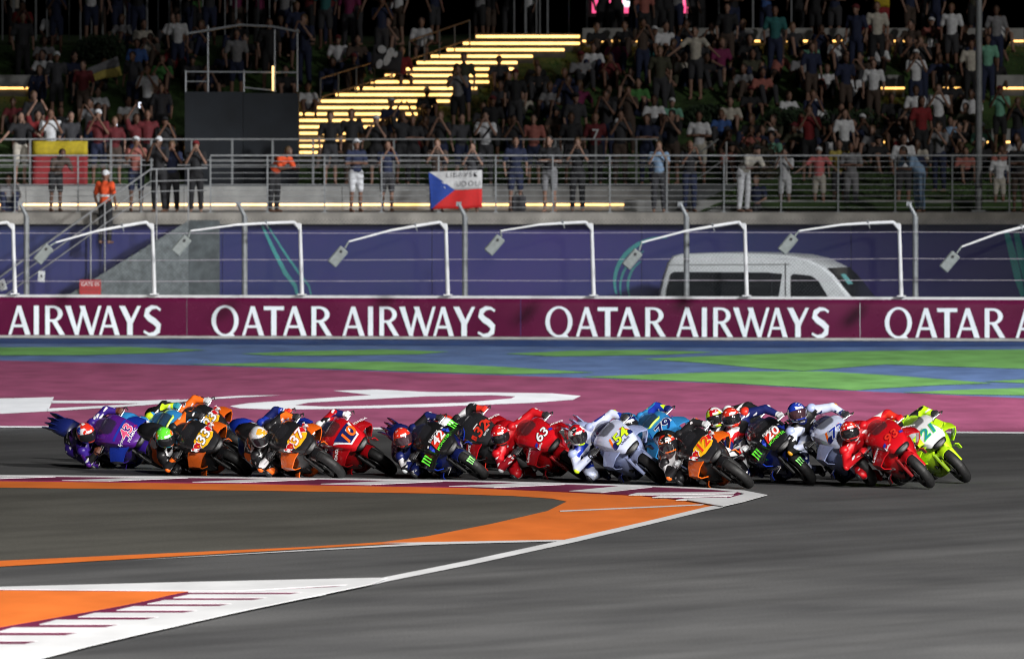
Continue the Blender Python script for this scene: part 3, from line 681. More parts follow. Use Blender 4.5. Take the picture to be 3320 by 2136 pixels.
# ---- dark camera tower on the walkway
YT = 258.6
TWC = M('tower dark cloth', (0.022, 0.026, 0.032), rough=0.9, var=0.3, scale=1.5); TWM = M('tower tube', (0.40, 0.42, 0.44), rough=0.5, metal=0.4)
tw = empty('camera_tower', (xw(563, YT), YT, ZW)); tag(tw, 'dark cloth covered camera tower with tube frame and awning left of lit steps', 'tower')
def tp(x, y, dy=0): return W(x, y, YT + dy)
for xa, xb, ytop, nm in ((432, 568, 215, 0), (569, 697, 218, 1)):
    a, b = tp(xa, ytop), tp(xb, ytop)
    under(MB().box(((a.x + b.x) / 2, YT + .8 + nm * .02, (a.z + ZW) / 2), (b.x - a.x, 1.6, a.z - ZW)).build('cover', TWC), tw)
for x, y0, y1, dy in ((434, 165, 215, .02), (486, 60, 215, .02), (570, 165, 215, .02), (642, 62, 215, .02), (695, 68, 215, .02), (486, 62, 215, 1.5), (695, 68, 215, 1.5)):
    under(MB().bar(tp(x, y1, dy), tp(x, y0, dy), .022, n=8).build('post', TWM), tw)
under(MB().tube([tp(434, 168, .02), tp(697, 170, .02)], .022, n=6).build('rail', TWM), tw)
under(MB().tube([tp(571, 205, .02), tp(640, 212, .02)], .018, n=6).build('rail', TWM), tw)
under(MB().tube([tp(434, 191, .02), tp(488, 191, .02)], .016, n=6).build('rail', TWM), tw)
P = [tp(440, 76, -.1), tp(560, 56, -.1), tp(640, 60, -.1), tp(698, 72, -.1)]; Q = [p + Vector((0, 1.8, 0)) for p in P]
mb = MB(); mb.add(P + Q, [(0, 1, 5, 4), (1, 2, 6, 5), (2, 3, 7, 6)]); bm = None
me = mb.mesh('awning'); bm = bmesh.new(); bm.from_mesh(me); bmesh.ops.solidify(bm, geom=bm.faces[:], thickness=.05); bm.to_mesh(me); bm.free()
under(obj('awning', me, M('awning cloth', (0.22, 0.23, 0.24), rough=.8)), tw)
lt = MB().bar(tp(638, 155, -.05), tp(638, 213, -.05), .018, n=8).build('tube_lamp', glow('tube lamp', (1, .62, .2), 3.0)); tag(lt, 'short upright golden tube lamp on the dark tower', 'lamp')

# ---- van on the service road
YV = 245.6; VS = 1.0
vx0 = W(1546, 690, YV).x
van = empty('van', (vx0 + 2.6, YV + .9, -.45)); tag(van, 'white high roof passenger van parked behind the maroon barrier', 'van')
VW = M('white van paint', (0.60, 0.63, 0.64), rough=0.32, var=0.06, coat=0.4); VG = M('dark van glass', (0.010, 0.013, 0.015), rough=0.08, var=0.2, coat=0.6)
prof = [(0.05, .35), (0.0, .6), (0.02, 1.0), (.06, 1.4), (.15, 1.75), (.28, 2.1), (.40, 2.24), (.62, 2.29), (1.6, 2.32), (2.6, 2.31), (3.3, 2.27), (3.75, 2.17), (4.15, 1.98), (4.35, 1.82), (4.62, 1.5), (4.92, 1.14), (5.15, 1.05), (5.3, .9), (5.34, .6), (5.3, .35)]
def vp(x, z, y): # y: -.94 near side .. +.94
    t = 1.0
    return Vector((vx0 + x, YV + .94 + y * t, -.45 + z))
rings = []
for y, s in ((-.90, .955), (-.895, .965), (-.85, .99), (-.75, 1.0), (.75, 1.0), (.85, .99), (.895, .965), (.90, .955)):
    rings.append([vp(2.6 + (x - 2.6) * s, 1.25 + (z - 1.25) * s, y) for x, z in prof])
me = MB().loft(rings).mesh('body'); smooth_angle(me, 50); body = under(obj('body', me, VW), van)
def vpoly(name, pts, mat, par=None, out=.012, y=-.905):
    a = [vp(x, z, y) + Vector((0, -out, 0)) for x, z in pts]
    o = MB().prism(a, (0, out + .02, 0)).build(name, mat); under(o, van); return o
vpoly('window', [(.24, 1.05), (.31, 1.5), (.40, 1.83), (.48, 1.87), (1.418, 1.87), (1.418, 1.0), (.30, 1.0)], VG)
vpoly('window', [(1.422, 1.0), (1.422, 1.87), (2.78, 1.87), (2.866, 1.86), (2.866, 1.0)], VG)
vpoly('window', [(2.870, 1.0), (2.870, 1.86), (3.12, 1.84), (3.05, 1.4), (2.95, 1.12), (2.9, 1.02)], VG)
vpoly('window', [(3.34, 1.12), (3.34, 1.80), (3.40, 1.84), (3.82, 1.80), (4.0, 1.68), (4.24, 1.3), (4.36, 1.04), (3.4, 1.08)], VG)
vpoly('seam', [(3.19, .4), (3.19, 2.1), (3.205, 2.1), (3.205, .4)], BLACK, out=.004)
vpoly('gutter', [(.35, 2.02), (3.3, 2.05), (3.3, 2.07), (.35, 2.04)], M('van seam grey', (.25, .26, .26)), out=.006)
for zz in (1.06,):
    for xx in (3.1, 3.28): vpoly('door_handle', [(xx, zz), (xx + .12, zz), (xx + .12, zz + .05), (xx, zz + .05)], M('handle chrome', (.7, .7, .7), rough=.2, metal=.8), out=.035)
ws = [(4.17, 1.965), (4.36, 1.80), (4.63, 1.48), (4.9, 1.165)]
mb = MB(); mb.add([vp(x + .012, z + .012, y) for y in (-.82, .82) for x, z in ws], [(i, i + 1, 5 + i, 4 + i) for i in range(3)])
wsc = under(mb.build('windscreen', VG), van)
c = [vp(4.40, 1.79, -.66), vp(4.40, 1.79, -.30), vp(4.58, 1.56, -.30), vp(4.58, 1.56, -.66)]; nrm = Vector((.05, -.01, .04))
under(MB().prism([p + nrm for p in c], nrm * .2).build('windscreen_sticker', M('pale teal sticker', (.12, .34, .34), rough=.4)), van)
for x in (1.05, 4.35):
    for y in (-.86, .86):
        w_ = under(MB().bar(vp(x, .33, y) + Vector((0, -.1, 0)), vp(x, .33, y) + Vector((0, .1, 0)), .33, n=20).build('wheel', BLACK), van)
for y in (-.7, .7): under(MB().box(vp(5.31, .78, y), (.06, .3, .2)).build('headlight', M('van lamp glass', (.6, .6, .6), rough=.1)), van)

van.rotation_euler = (0, 0, R(-20))
# ---- tall lamp pole at the right, fence poles on the hilltop, pink screen
lp = empty('lamp_pole', (xw(2288, 251.5), 251.5, PZ)); tag(lp, 'tall grey lamp pole standing in front of the crowd at the right', 'pole')
px = xw(2288, 251.5)
under(MB().bar((px, 251.5, PZ), (px, 251.5, 12.5), .085, .07, n=14).build('shaft', GALV, smooth=False), lp); under(MB().box((px, 251.5, PZ + .02), (.35, .35, .04)).build('base_plate', GALV), lp)
under(MB().bar((px, 251.5, 12.4), (px - .1, 250.3, 12.7), .04, n=8).build('arm', GALV), lp); under(MB().box((px - .12, 250.0, 12.7), (.3, .6, .1)).build('lamp_head', LAMPG), lp)
hp = empty('hilltop_fence', (0, 270, 6.95)); tag(hp, 'dark upright fence poles standing along the hilltop behind the crowd', 'fence')
for x in list(range(-20, 1300, 26)) + [1230, 1262, 1330, 1372, 1560, 1605, 1680, 1760, 1850]:
    if 690 < x < 1180: continue
    xx = xw(x, 270.5)
    under(MB().bar((xx, 270.5, 6.9), (xx, 270.5, 9.4), .018 if x % 4 else .026, n=6).build('pole', TWM), hp)
under(MB().bar((xw(-60, 270.5), 270.5, 8.95), (xw(1900, 270.5), 270.5, 8.95), .02, n=6).build('rail', TWM), hp)
scn = empty('video_screen', (xw(1500, 285), 285, 7.1)); tag(scn, 'glowing pink video screen at the top edge behind the crowd', 'screen')
xa, xb = xw(1384, 285), xw(1615, 285)
under(MB().box(((xa + xb) / 2, 285, 9.3), (xb - xa, .1, 3.2)).build('panel', glow('pink screen', (1.0, .035, .22), 1.25, .3)), scn)
under(MB().box(((xa + xb) / 2, 285.1, 9.3), (xb - xa + .2, .1, 3.4)).build('frame', BLACK), scn)
for x in (1440, 1560): under(MB().box((xw(x, 285.3), 285.3, 8.2), (.15, .15, 2.4)).build('leg', BLACK), scn)
under(MB().box((xw(1470, 284.9), 284.93, 8.05), (.3, .03, .35)).build('picture_detail', glow('screen white', (.8, .9, 1), 1.6)), scn)
under(MB().box((xw(1575, 284.9), 284.93, 8.05), (.45, .03, .3)).build('picture_detail', MATS['screen white']), scn)

# ---- shrubs on the bank
LEAF = M('shrub leaves', (0.022, 0.042, 0.018), rough=0.6, var=0.5, scale=2.0); LEAFB = M('brown shrub leaves', (0.045, 0.038, 0.022), rough=0.7, var=0.5, scale=2.0)
STEM = M('shrub stem', (.05, .035, .02), rough=.9)
def shrub(x, ybase, Y, rx, rz, mat, label, seed):
    r = random.Random(seed); p = W(x, ybase, Y); p.z = bank_z(p.x, Y)
    e = empty('shrub', p); tag(e, label, 'shrub', 'round shrubs on the bank'); mb = MB()
    lobes = [(r.uniform(-.55, .55) * rx, r.uniform(-.4, .4) * rx, r.uniform(.35, .75) * rz, r.uniform(.35, .6)) for _ in range(9)] + [(0, 0, rz * .45, .7)]
    for _ in range(2600):
        lx, ly, lz, lr = r.choice(lobes); d = Vector((r.gauss(0, 1), r.gauss(0, 1), r.gauss(0, 1))).normalized(); q = d * (r.uniform(.75, 1.06))
        c = p + Vector((lx + q.x * lr * rx, ly + q.y * lr * rx * .8, max(.02, lz + q.z * lr * rz)))
        a = Vector((r.gauss(0, 1), r.gauss(0, 1), r.gauss(0, 1))).normalized(); b = a.orthogonal().normalized(); s = r.uniform(.035, .075)
        mb.add([c - a * s, c + b * s * .5, c + a * s, c - b * s * .5], [(0, 1, 2, 3)])
    under(mb.build('crown', mat, fix=False), e)
    mb = MB()
    for k in range(6):
        a = k * 1.05; mb.bar(p + Vector((0, 0, -.05)), p + Vector((math.cos(a) * rx * .4, math.sin(a) * rx * .4, rz * .8)), .02, .008, n=5)
    under(mb.build('stems', STEM), e)
shrub(1770, 372, 257.0, .62, .78, LEAFB, 'brown dry round shrub just right of the walkway railing end', 11)
shrub(1655, 232, 263.2, .62, .52, LEAF, 'dark green shrub on the bank under the pink screen side', 12)
shrub(1838, 232, 262.6, .70, .62, LEAF, 'dark green round shrub between two pale dressed seated spectators', 13)
shrub(1985, 240, 262.4, .80, .66, LEAF, 'largest dark green shrub left of the tall lamp pole', 14)
shrub(215, 95, 267.0, .8, .6, LEAF, 'dim dark shrub near the upper left corner', 15)
shrub(1590, 318, 260.2, .5, .5, LEAFB, 'small brown shrub behind the bent handrail', 16)
# ================================================================== MOTORCYCLES  (x forward, y left, z up, rear contact 0, front contact 1.40)
def sring(x, zc, hw, up, dn, n=20, e=2.4):
    r = []
    for i in range(n):
        t = 2 * math.pi * i / n; c, s = math.cos(t), math.sin(t)
        y = hw * math.copysign(abs(c) ** (2 / e), c); z = (up if s > 0 else dn) * math.copysign(abs(s) ** (2 / e), s)
        r.append((x, y, zc + z))
    return r
def body_loft(name, secs, n=20, e=2.4, ang=50):
    me = MB().loft([sring(*s, n=n, e=e) for s in secs]).mesh(name); smooth_angle(me, ang); return me
def tyre_mesh(name, cx, cz, Rad, rt, n=40, flat=1.0):
    rings = []
    for i in range(n):
        a = 2 * math.pi * i / n; rr_ = []
        for j in range(14):
            b = 2 * math.pi * j / 14; rad = Rad - rt + rt * math.cos(b) * (1.0 if math.cos(b) > 0 else .55); y = rt * math.sin(b) * flat
            rr_.append((cx + rad * math.cos(a), y, cz + rad * math.sin(a)))
        rings.append(rr_)
    mb = MB(); mb.loft(rings + [rings[0]], caps=False); return mb.mesh(name, smooth=True)
def rim_mesh(cx, cz, Rad, w):
    mb = MB(); n = 28
    for y0, y1, ra, rb in ((-w, w, Rad, Rad - .018),):
        o = [[(cx + r * math.cos(2 * math.pi * i / n), y, cz + r * math.sin(2 * math.pi * i / n)) for i in range(n)] for r, y in ((ra, y0), (ra, y1), (rb, y1), (rb, y0), (ra, y0))]
        mb.loft(o, caps=False)
    for k in range(5):
        a = 2 * math.pi * k / 5 + .3; c, s = math.cos(a), math.sin(a)
        mb.bar((cx + .03 * c, 0, cz + .03 * s), (cx + (Rad - .01) * c, 0, cz + (Rad - .01) * s), .022, .016, n=6)
    mb.bar((cx, -.05, cz), (cx, .05, cz), .045, n=14); return mb.mesh('rim')
def disc_mesh(cx, cz, Rad, ys):
    mb = MB(); n = 24
    for y in ys:
        o = [[(cx + r * math.cos(2 * math.pi * i / n), yy, cz + r * math.sin(2 * math.pi * i / n)) for i in range(n)] for r, yy in ((Rad, y - .003), (Rad, y + .003), (Rad * .62, y + .003), (Rad * .62, y - .003), (Rad, y - .003))]
        mb.loft(o, caps=False)
    return mb.mesh('brake_disc')
def grid_panel(name, cols, rows, thick=.012, smooth=True):
    """cols: list of lists of 3D points"""
    n = rows; mb = MB(); mb.add([p for c in cols for p in c], [(i * n + j, (i + 1) * n + j, (i + 1) * n + j + 1, i * n + j + 1) for i in range(len(cols) - 1) for j in range(n - 1)])
    me = mb.mesh(name); bm = bmesh.new(); bm.from_mesh(me); bmesh.ops.recalc_face_normals(bm, faces=bm.faces); bmesh.ops.solidify(bm, geom=bm.faces[:], thickness=thick); bmesh.ops.recalc_face_normals(bm, faces=bm.faces)
    bm.to_mesh(me); bm.free(); smooth_angle(me, 30); return me
BP = {}                                     # part meshes shared by every motorcycle
NOSE = [(1.61, .735, .04, .02, .02), (1.585, .745, .10, .045, .045), (1.54, .765, .145, .075, .07), (1.47, .80, .18, .095, .09), (1.38, .84, .205, .108, .115), (1.27, .885, .225, .122, .16), (1.14, .92, .240, .132, .20), (1.02, .935, .245, .12, .22), (.92, .925, .235, .09, .2)]
BP['nose_fairing'] = body_loft('nose_fairing', NOSE, n=16, e=3.0, ang=24)
BP['air_intake'] = body_loft('air_intake', [(1.635, .712, .075, .03, .032), (1.61, .716, .105, .042, .05), (1.54, .72, .125, .05, .07), (1.44, .72, .12, .05, .09), (1.30, .70, .11, .05, .12)], n=14)
scr = []
for x, zc, hw, up in ((1.27, .995, .09, .012), (1.22, .995, .125, .05), (1.15, .99, .145, .095), (1.07, .99, .15, .135), (.99, .985, .145, .16)):
    scr.append([(x, hw * math.cos(math.pi * i / 12), zc + up * math.sin(math.pi * i / 12) ** .8 if 0 < i < 12 else zc) for i in range(13)])
BP['windscreen'] = grid_panel('windscreen', scr, 13, .006)
for s, nm in ((1, 'l'), (-1, 'r')):
    cols = []
    for x, zt, zb, yb in ((1.46, .78, .735, .175), (1.37, .82, .655, .20), (1.28, .855, .52, .228), (1.17, .86, .38, .25), (1.03, .855, .27, .262), (.90, .82, .215, .258), (.76, .70, .18, .232), (.64, .56, .165, .19)):
        cols.append([(x, s * yb * (.93, 1.0, 1.03, 1.0, .9, .72, .5)[j], zt + (zb - zt) * j / 6) for j in range(7)])
    BP['side_' + nm] = grid_panel('side_fairing', cols, 7); smooth_angle(BP['side_' + nm], 20)
    mb = MB()   # upper wing and its end plate
    a, b = Vector((1.52, s * .145, .79)), Vector((1.19, s * .21, .88)); c, d = Vector((1.14, s * .385, .72)), Vector((1.39, s * .36, .685))
    BP['wing_' + nm] = grid_panel('winglet', [[a, a.lerp(b, .5) + Vector((0, 0, .02)), b], [a.lerp(d, .5) + Vector((0, 0, .02)), (a + b + c + d) / 4 + Vector((0, 0, .035)), b.lerp(c, .5) + Vector((0, 0, .02))], [d, d.lerp(c, .5) + Vector((0, 0, .015)), c]], 3, .016)
    e, f = Vector((1.02, s * .268, .50)), Vector((1.26, s * .245, .53))
    BP['plate_' + nm] = grid_panel('wing_end_plate', [[d, d.lerp(c, .5) + Vector((0, 0, .012)), c], [d.lerp(f, .5) + Vector((0, s * .03, 0)), (c + d + e + f) / 4 + Vector((0, s * .035, 0)), c.lerp(e, .5) + Vector((0, s * .03, 0))], [f, f.lerp(e, .5), e]], 3, .012)
    g, h, i_, k = Vector((1.12, s * .262, .46)), Vector((.86, s * .262, .40)), Vector((.86, s * .325, .30)), Vector((1.04, s * .32, .33))
    BP['lower_' + nm] = grid_panel('lower_winglet', [[g, g.lerp(h, .5), h], [g.lerp(k, .5) + Vector((0, s * .02, .02)), (g + h + i_ + k) / 4 + Vector((0, s * .02, .025)), h.lerp(i_, .5) + Vector((0, s * .02, .02))], [k, k.lerp(i_, .5), i_]], 3, .012)
BP['belly_pan'] = body_loft('belly_pan', [(1.06, .30, .05, .05, .05), (1.0, .26, .13, .09, .08), (.85, .23, .165, .1, .09), (.65, .21, .16, .1, .08), (.48, .22, .12, .08, .06), (.38, .23, .05, .04, .04)])
BP['tank'] = body_loft('tank', [(1.0, .93, .10, .06, .1), (.93, .95, .17, .10, .14), (.82, .95, .195, .13, .18), (.70, .93, .18, .12, .18), (.58, .88, .14, .09, .14), (.50, .85, .10, .05, .08)])
BP['seat'] = body_loft('seat', [(.56, .83, .09, .04, .05), (.45, .81, .13, .04, .06), (.28, .82, .14, .035, .07), (.12, .86, .13, .04, .07), (.02, .90, .10, .04, .06)])
BP['tail'] = body_loft('tail', [(.10, .88, .13, .06, .09), (.02, .93, .145, .10, .09), (-.10, .97, .14, .10, .08), (-.22, 1.0, .115, .075, .06), (-.33, 1.02, .08, .05, .035), (-.38, 1.025, .04, .02, .02)])
for i_, y in enumerate((-.10, -.035, .035, .10)):
    BP['fin%d' % i_] = MB().prism([(-.06, y, 1.03), (-.20, y * 1.15, 1.125), (-.36, y * 1.2, 1.135), (-.31, y, 1.03)], (0, .014, 0)).mesh('tail_fin')
BP['engine'] = body_loft('engine', [(1.04, .55, .13, .2, .25), (.95, .52, .16, .24, .26), (.75, .50, .165, .26, .27), (.55, .48, .14, .25, .22), (.44, .5, .10, .18, .14)], n=14, e=4)
BP['radiator'] = MB().box((1.10, 0, .56), (.05, .34, .42), Matrix.Rotation(R(-14), 3, 'Y')).mesh('radiator', bevel=.01)
BP['front_tyre'] = tyre_mesh('front_wheel', 1.40, .30, .30, .064, flat=1.0)
BP['rear_tyre'] = tyre_mesh('rear_wheel', 0, .325, .325, .1, flat=1.0)
BP['front_rim'] = rim_mesh(1.40, .30, .225, .05); BP['rear_rim'] = rim_mesh(0, .325, .225, .085)
BP['front_disc'] = disc_mesh(1.40, .30, .17, (-.075, .075)); BP['rear_disc'] = disc_mesh(0, .325, .11, (.1,))
for s, nm in ((1, 'l'), (-1, 'r')):
    BP['fork_' + nm] = MB().bar((1.245, s * .105, .84), (1.345, s * .105, .50), .029, n=10).bar((1.345, s * .105, .50), (1.405, s * .105, .29), .036, .03, n=10).mesh('fork_leg')
    BP['caliper_' + nm] = MB().box((1.33, s * .085, .38), (.06, .05, .11), Matrix.Rotation(R(-15), 3, 'Y')).mesh('brake_caliper')
    BP['swing_' + nm] = MB().prism([(.52, s * .085, .46), (.50, s * .085, .36), (-.03, s * .115, .29), (-.03, s * .115, .36)], (0, s * .035, 0)).mesh('swingarm')
    BP['bar_' + nm] = MB().bar((1.10, s * .12, .925), (1.06, s * .24, .92), .014, n=8).bar((1.06, s * .22, .92), (1.03, s * .37, .905), .018, n=8).tube([(1.03, s * .39, .905), (1.10, s * .415, .905), (1.20, s * .36, .91)], .009, n=6).bar((1.10, s * .2, .915), (1.10, s * .36, .905), .007, n=6).mesh('handlebar')
    BP['peg_' + nm] = MB().bar((.33, s * .12, .36), (.33, s * .24, .36), .014, n=6).prism([(.42, s * .12, .5), (.30, s * .12, .34), (.36, s * .12, .34), (.48, s * .12, .48)], (0, s * .012, 0)).mesh('footpeg')
fd = []
for k in range(9):
    a = R(58 + 108 * k / 8); r0 = .325
    fd.append([(1.40 + (r0 - (.0, .012, .05, .09)[abs(j)]) * math.cos(a), (0, .045, .085, .095)[abs(j)] * (1 if j > 0 else -1), .30 + (r0 - (.0, .012, .05, .09)[abs(j)]) * math.sin(a)) for j in (-3, -2, -1, 0, 1, 2, 3)])
BP['front_fender'] = grid_panel('front_fender', fd, 7, .008)
BP['exhaust'] = MB().tube([(.62, -.1, .30), (.40, -.16, .34), (.18, -.17, .52), (-.04, -.155, .62)], .034, n=10).bar((-.02, -.155, .61), (-.17, -.15, .68), .045, .05, n=12).mesh('exhaust')
BP['chain_guard'] = MB().prism([(.20, .02, .60), (.05, .02, .665), (-.12, .02, .64), (.0, .02, .655)], (0, .08, 0)).mesh('rear_hugger')
NOSE_BVH = BVHTree.FromPolygons([v.co for v in BP['nose_fairing'].vertices], [tuple(p.vertices) for p in BP['nose_fairing'].polygons])
SIDE_BVH = {s: BVHTree.FromPolygons([v.co for v in BP['side_' + s].vertices], [tuple(p.vertices) for p in BP['side_' + s].polygons]) for s in 'lr'}
def drape(vf, o, u, v, bvh, off=.004):
    """wrap flat print onto a fairing surface"""
    o, u, v = Vector(o), Vector(u).normalized(), Vector(v).normalized(); n = u.cross(v).normalized()
    pts, fs = vf; bm = bmesh.new(); vs = [bm.verts.new((x, y, 0)) for x, y in pts]
    for f in fs:
        try: bm.faces.new([vs[i] for i in f])
        except ValueError: pass
    for _ in range(3):
        es = [e for e in bm.edges if e.calc_length() > .035]
        if not es: break
        bmesh.ops.subdivide_edges(bm, edges=es, cuts=1, use_grid_fill=False)
    bmesh.ops.triangulate(bm, faces=bm.faces[:])
    for w in bm.verts:
        p = o + u * w.co.x + v * w.co.y + n * .3
        h = bvh.ray_cast(p, -n, .7)
        w.co = (h[0] + n * off) if h[0] is not None else (p - n * (.3 - off))
    me = bpy.data.meshes.new('print'); bm.to_mesh(me); bm.free(); me.materials.append(None); return me
NU, NV, NO = Vector((0, 1, 0)), Vector((-.84, 0, .54)), Vector((1.455, 0, .905))     # nose print frame: reads from the front
def rect(w, h, sk=0, cx=0, cy=0): return ([(cx - w / 2 - sk, cy - h / 2), (cx + w / 2 - sk, cy - h / 2), (cx + w / 2 + sk, cy + h / 2), (cx - w / 2 + sk, cy + h / 2)], [(0, 1, 2, 3)])
def poly(*p): return poly2d(list(p))
def claw(s=1.0, cx=0, cy=0):     # three ragged upright claw marks
    v, f = [], []
    for k in range(3):
        x = cx + (k - 1) * .028 * s; q = [(x - .006 * s, cy - .045 * s + .01 * s * k), (x + .008 * s, cy - .035 * s), (x + .004 * s, cy + .0), (x + .012 * s, cy + .045 * s), (x - .010 * s, cy + .05 * s), (x - .004 * s, cy + .01 * s)]
        n = len(v); v += q; f.append(tuple(range(n, n + 6)))
    return v, f
def TX(txt, sz, cx, cy, bold=.008, sh=.1):
    v, f = text_pts(txt, sz, bold, sh); return [(x + cx, y + cy) for x, y in v], f
BULL = [(-.075, -.03), (-.05, -.062), (-.03, -.03), (.01, -.035), (.03, -.065), (.055, -.03), (.085, -.02), (.075, .015), (.09, .05), (.06, .04), (.03, .062), (-.02, .055), (-.06, .05), (-.09, .03), (-.07, .01)]

C = dict(black=(.010, .010, .011), dark=(.022, .022, .025), white=(.78, .78, .80), red=(.52, .006, .012), dred=(.26, .004, .010), orange=(.95, .155, .012), ktmblack=(.014, .014, .016),
         yellow=(.80, .42, .010), purple=(.085, .012, .22), navy=(.008, .014, .10), violet=(.035, .012, .20), sky=(.035, .26, .60), neon=(.62, .85, .02), lime=(.52, .86, .015), lav=(.36, .42, .68),
         royal=(.010, .035, .36), pink=(.75, .10, .22), green=(.12, .75, .04), silver=(.5, .52, .54), brown=(.10, .03, .015), gold=(.7, .32, .02), teal=(.02, .25, .30), hred=(.65, .03, .015), pale=(.55, .60, .78))
def paintm(c): return M('bike paint ' + c, C[c], rough=0.28, var=0.06, scale=5, coat=0.7, rvar=.05)
def flat(c): return M('print ' + c, C[c], rough=0.4, var=0.05, scale=9)
RUB = M('tyre rubber', (0.012, 0.012, 0.0125), rough=0.62, var=0.3, scale=26, bump=0.2); RIMM = M('dark wheel rim', (0.03, 0.03, 0.032), rough=0.3, metal=0.7)
DISC = M('carbon disc', (0.05, 0.05, 0.05), rough=0.4, metal=0.5); MET = M('machined metal', (0.34, 0.34, 0.35), rough=0.3, metal=0.9); FORK = M('fork gold', (0.22, 0.13, 0.04), rough=0.3, metal=0.8)
ENG = M('engine casing', (0.022, 0.022, 0.023), rough=0.45, metal=0.5, var=0.4, scale=30)
def screen_mat():
    m = bpy.data.materials.new('tinted windscreen'); nt, b = nodes(m); b.inputs['Base Color'].default_value = (.03, .03, .035, 1); b.inputs['Roughness'].default_value = .05; b.inputs['Alpha'].default_value = .34; b.inputs['Coat Weight'].default_value = .5
    tc = nt.nodes.new('ShaderNodeTexCoord'); nz = nt.nodes.new('ShaderNodeTexNoise'); nz.inputs['Scale'].default_value = 6; mr = nt.nodes.new('ShaderNodeMapRange'); mr.inputs[3].default_value = .03; mr.inputs[4].default_value = .1
    nt.links.new(tc.outputs['Object'], nz.inputs['Vector']); nt.links.new(nz.outputs['Fac'], mr.inputs[0]); nt.links.new(mr.outputs[0], b.inputs['Roughness']); return m
SCRN = screen_mat()

def build_bike(mw, spec, label, group='racing motorcycles leaning through the bend'):
    b = empty('racing_motorcycle', mw=mw); tag(b, label, 'motorcycle', group)
    g = lambda k, d='black': paintm(spec.get(k, spec.get('main', d)))
    nose = obj('nose_fairing', BP['nose_fairing'], g('nose'), b); obj('air_intake', BP['air_intake'], BLACK, nose)
    obj('windscreen', BP['windscreen'], SCRN, b)
    sides = {}
    for s in 'lr':
        sides[s] = obj('side_fairing', BP['side_' + s], g('side'), b)
        w = obj('winglet', BP['wing_' + s], g('wing'), b); obj('end_plate', BP['plate_' + s], g('plate_c', spec.get('wing', spec['main'])), w)
        obj('lower_winglet', BP['lower_' + s], g('lower'), b)
        obj('fork_leg', BP['fork_' + s], paintm(spec['forkc']) if 'forkc' in spec else ENG, b); obj('brake_caliper', BP['caliper_' + s], ENG, b); obj('swingarm', BP['swing_' + s], ENG, b); obj('handlebar', BP['bar_' + s], MET if s == 'l' else BLACK, b); obj('footpeg', BP['peg_' + s], MET, b)
    obj('belly_pan', BP['belly_pan'], g('belly'), b); obj('fuel_tank', BP['tank'], g('tank'), b); obj('seat', BP['seat'], BLACK, b)
    t = obj('tail_unit', BP['tail'], g('tail'), b)
    for i_ in (range(4) if spec.get('fins') else ()): obj('tail_fin', BP['fin%d' % i_], g('tail'), t)
    obj('engine', BP['engine'], ENG, b); obj('radiator', BP['radiator'], BLACK, b); obj('exhaust', BP['exhaust'], MET, b); obj('rear_hugger', BP['chain_guard'], BLACK, b)
    fw = obj('front_wheel', BP['front_tyre'], RUB, b); obj('rim', BP['front_rim'], RIMM, fw); obj('brake_disc', BP['front_disc'], DISC, fw)
    rw = obj('rear_wheel', BP['rear_tyre'], RUB, b); obj('rim', BP['rear_rim'], RIMM, rw); obj('brake_disc', BP['rear_disc'], DISC, rw)
    obj('front_fender', BP['front_fender'], g('fender'), b)
    k = [0]
    def deco(vf, c, par=nose, fr=(NO, NU, NV), bvh=NOSE_BVH, nm='nose_print'):
        k[0] += 1; obj(nm, drape(vf, *fr, bvh, .003 + .0018 * k[0]), flat(c), par)
    for d in spec.get('deco', ()):
        deco(*d)
    num = spec.get('num')
    if num:
        n, c, oc, sz = num
        if oc: deco(text_pts(n, sz * 1.32, .05, .25, 1.0), oc, nm='race_number_outline')
        deco(text_pts(n, sz * 1.32, .02, .25, 1.0), c, nm='race_number')
    for txt, c, side, x, z, sz in spec.get('words', ()):
        s = 1 if side == 'l' else -1
        fr = (Vector((x, s * .26, z)), Vector((-.55 * s if s > 0 else .55 * -s * -1, s * 0, 0)), Vector((0, 0, 1)))
        u = Vector((-1, 0, 0)) if s > 0 else Vector((1, 0, 0))
        k[0] += 1; obj('sponsor_lettering', drape(text_pts(txt, sz, .012, .15), (x, s * .26, z), u, (0, 0, 1), SIDE_BVH[side], .004), flat(c), sides[side])
    for txt, c, side, sz in spec.get('wing_words', ()):
        s = 1 if side == 'l' else -1
        # printed along the upper wing, reading from the front
        o_ = Vector((1.305, s * .285, .823)); u = Vector((-.10 * s, 1.0, -.60 * s)).normalized(); nrm = Vector((.42, .38 * s, .82)).normalized(); v = nrm.cross(u).normalized()
        q = place2d(text_pts(txt, sz, .012, .1), o_ + nrm * .012, u, v, .002)
        obj('sponsor_lettering', q.mesh('sponsor_lettering'), flat(c), b)
    if 'claws' in spec:
        for s in (1, -1):
            o_ = Vector((1.25, s * .36, .66)); u = Vector((-.1, s * .3, .9)); 
            nrm = Vector((.75, s * .45, .45)).normalized(); uu = Vector((0, 1, 0)).cross(nrm).normalized(); uu = nrm.cross(uu) * 1.0; vv = nrm.cross(uu)
            obj('claw_mark', place2d(claw(1.5), Vector((1.31, s * .30, .80)) + nrm * .02, uu, vv, .003).mesh('claw_mark'), flat('green'), b)
        obj('claw_mark', place2d(claw(1.1), (1.722, 0, .42), (0, 1, 0), (-.35, 0, 1), .003).mesh('claw_mark'), flat('green'), b)
    if 'screen_edge' in spec:
        e = [scr[0]] ; pts = [Vector(p) for p in [scr[i][0] for i in range(4, -1, -1)] + scr[0][1:-1] + [scr[i][-1] for i in range(5)]]
        obj('screen_trim', MB().tube([p + Vector((0.004, 0, .004)) for p in pts], .016, n=6).mesh('screen_trim'), flat(spec['screen_edge']), b)
    return b

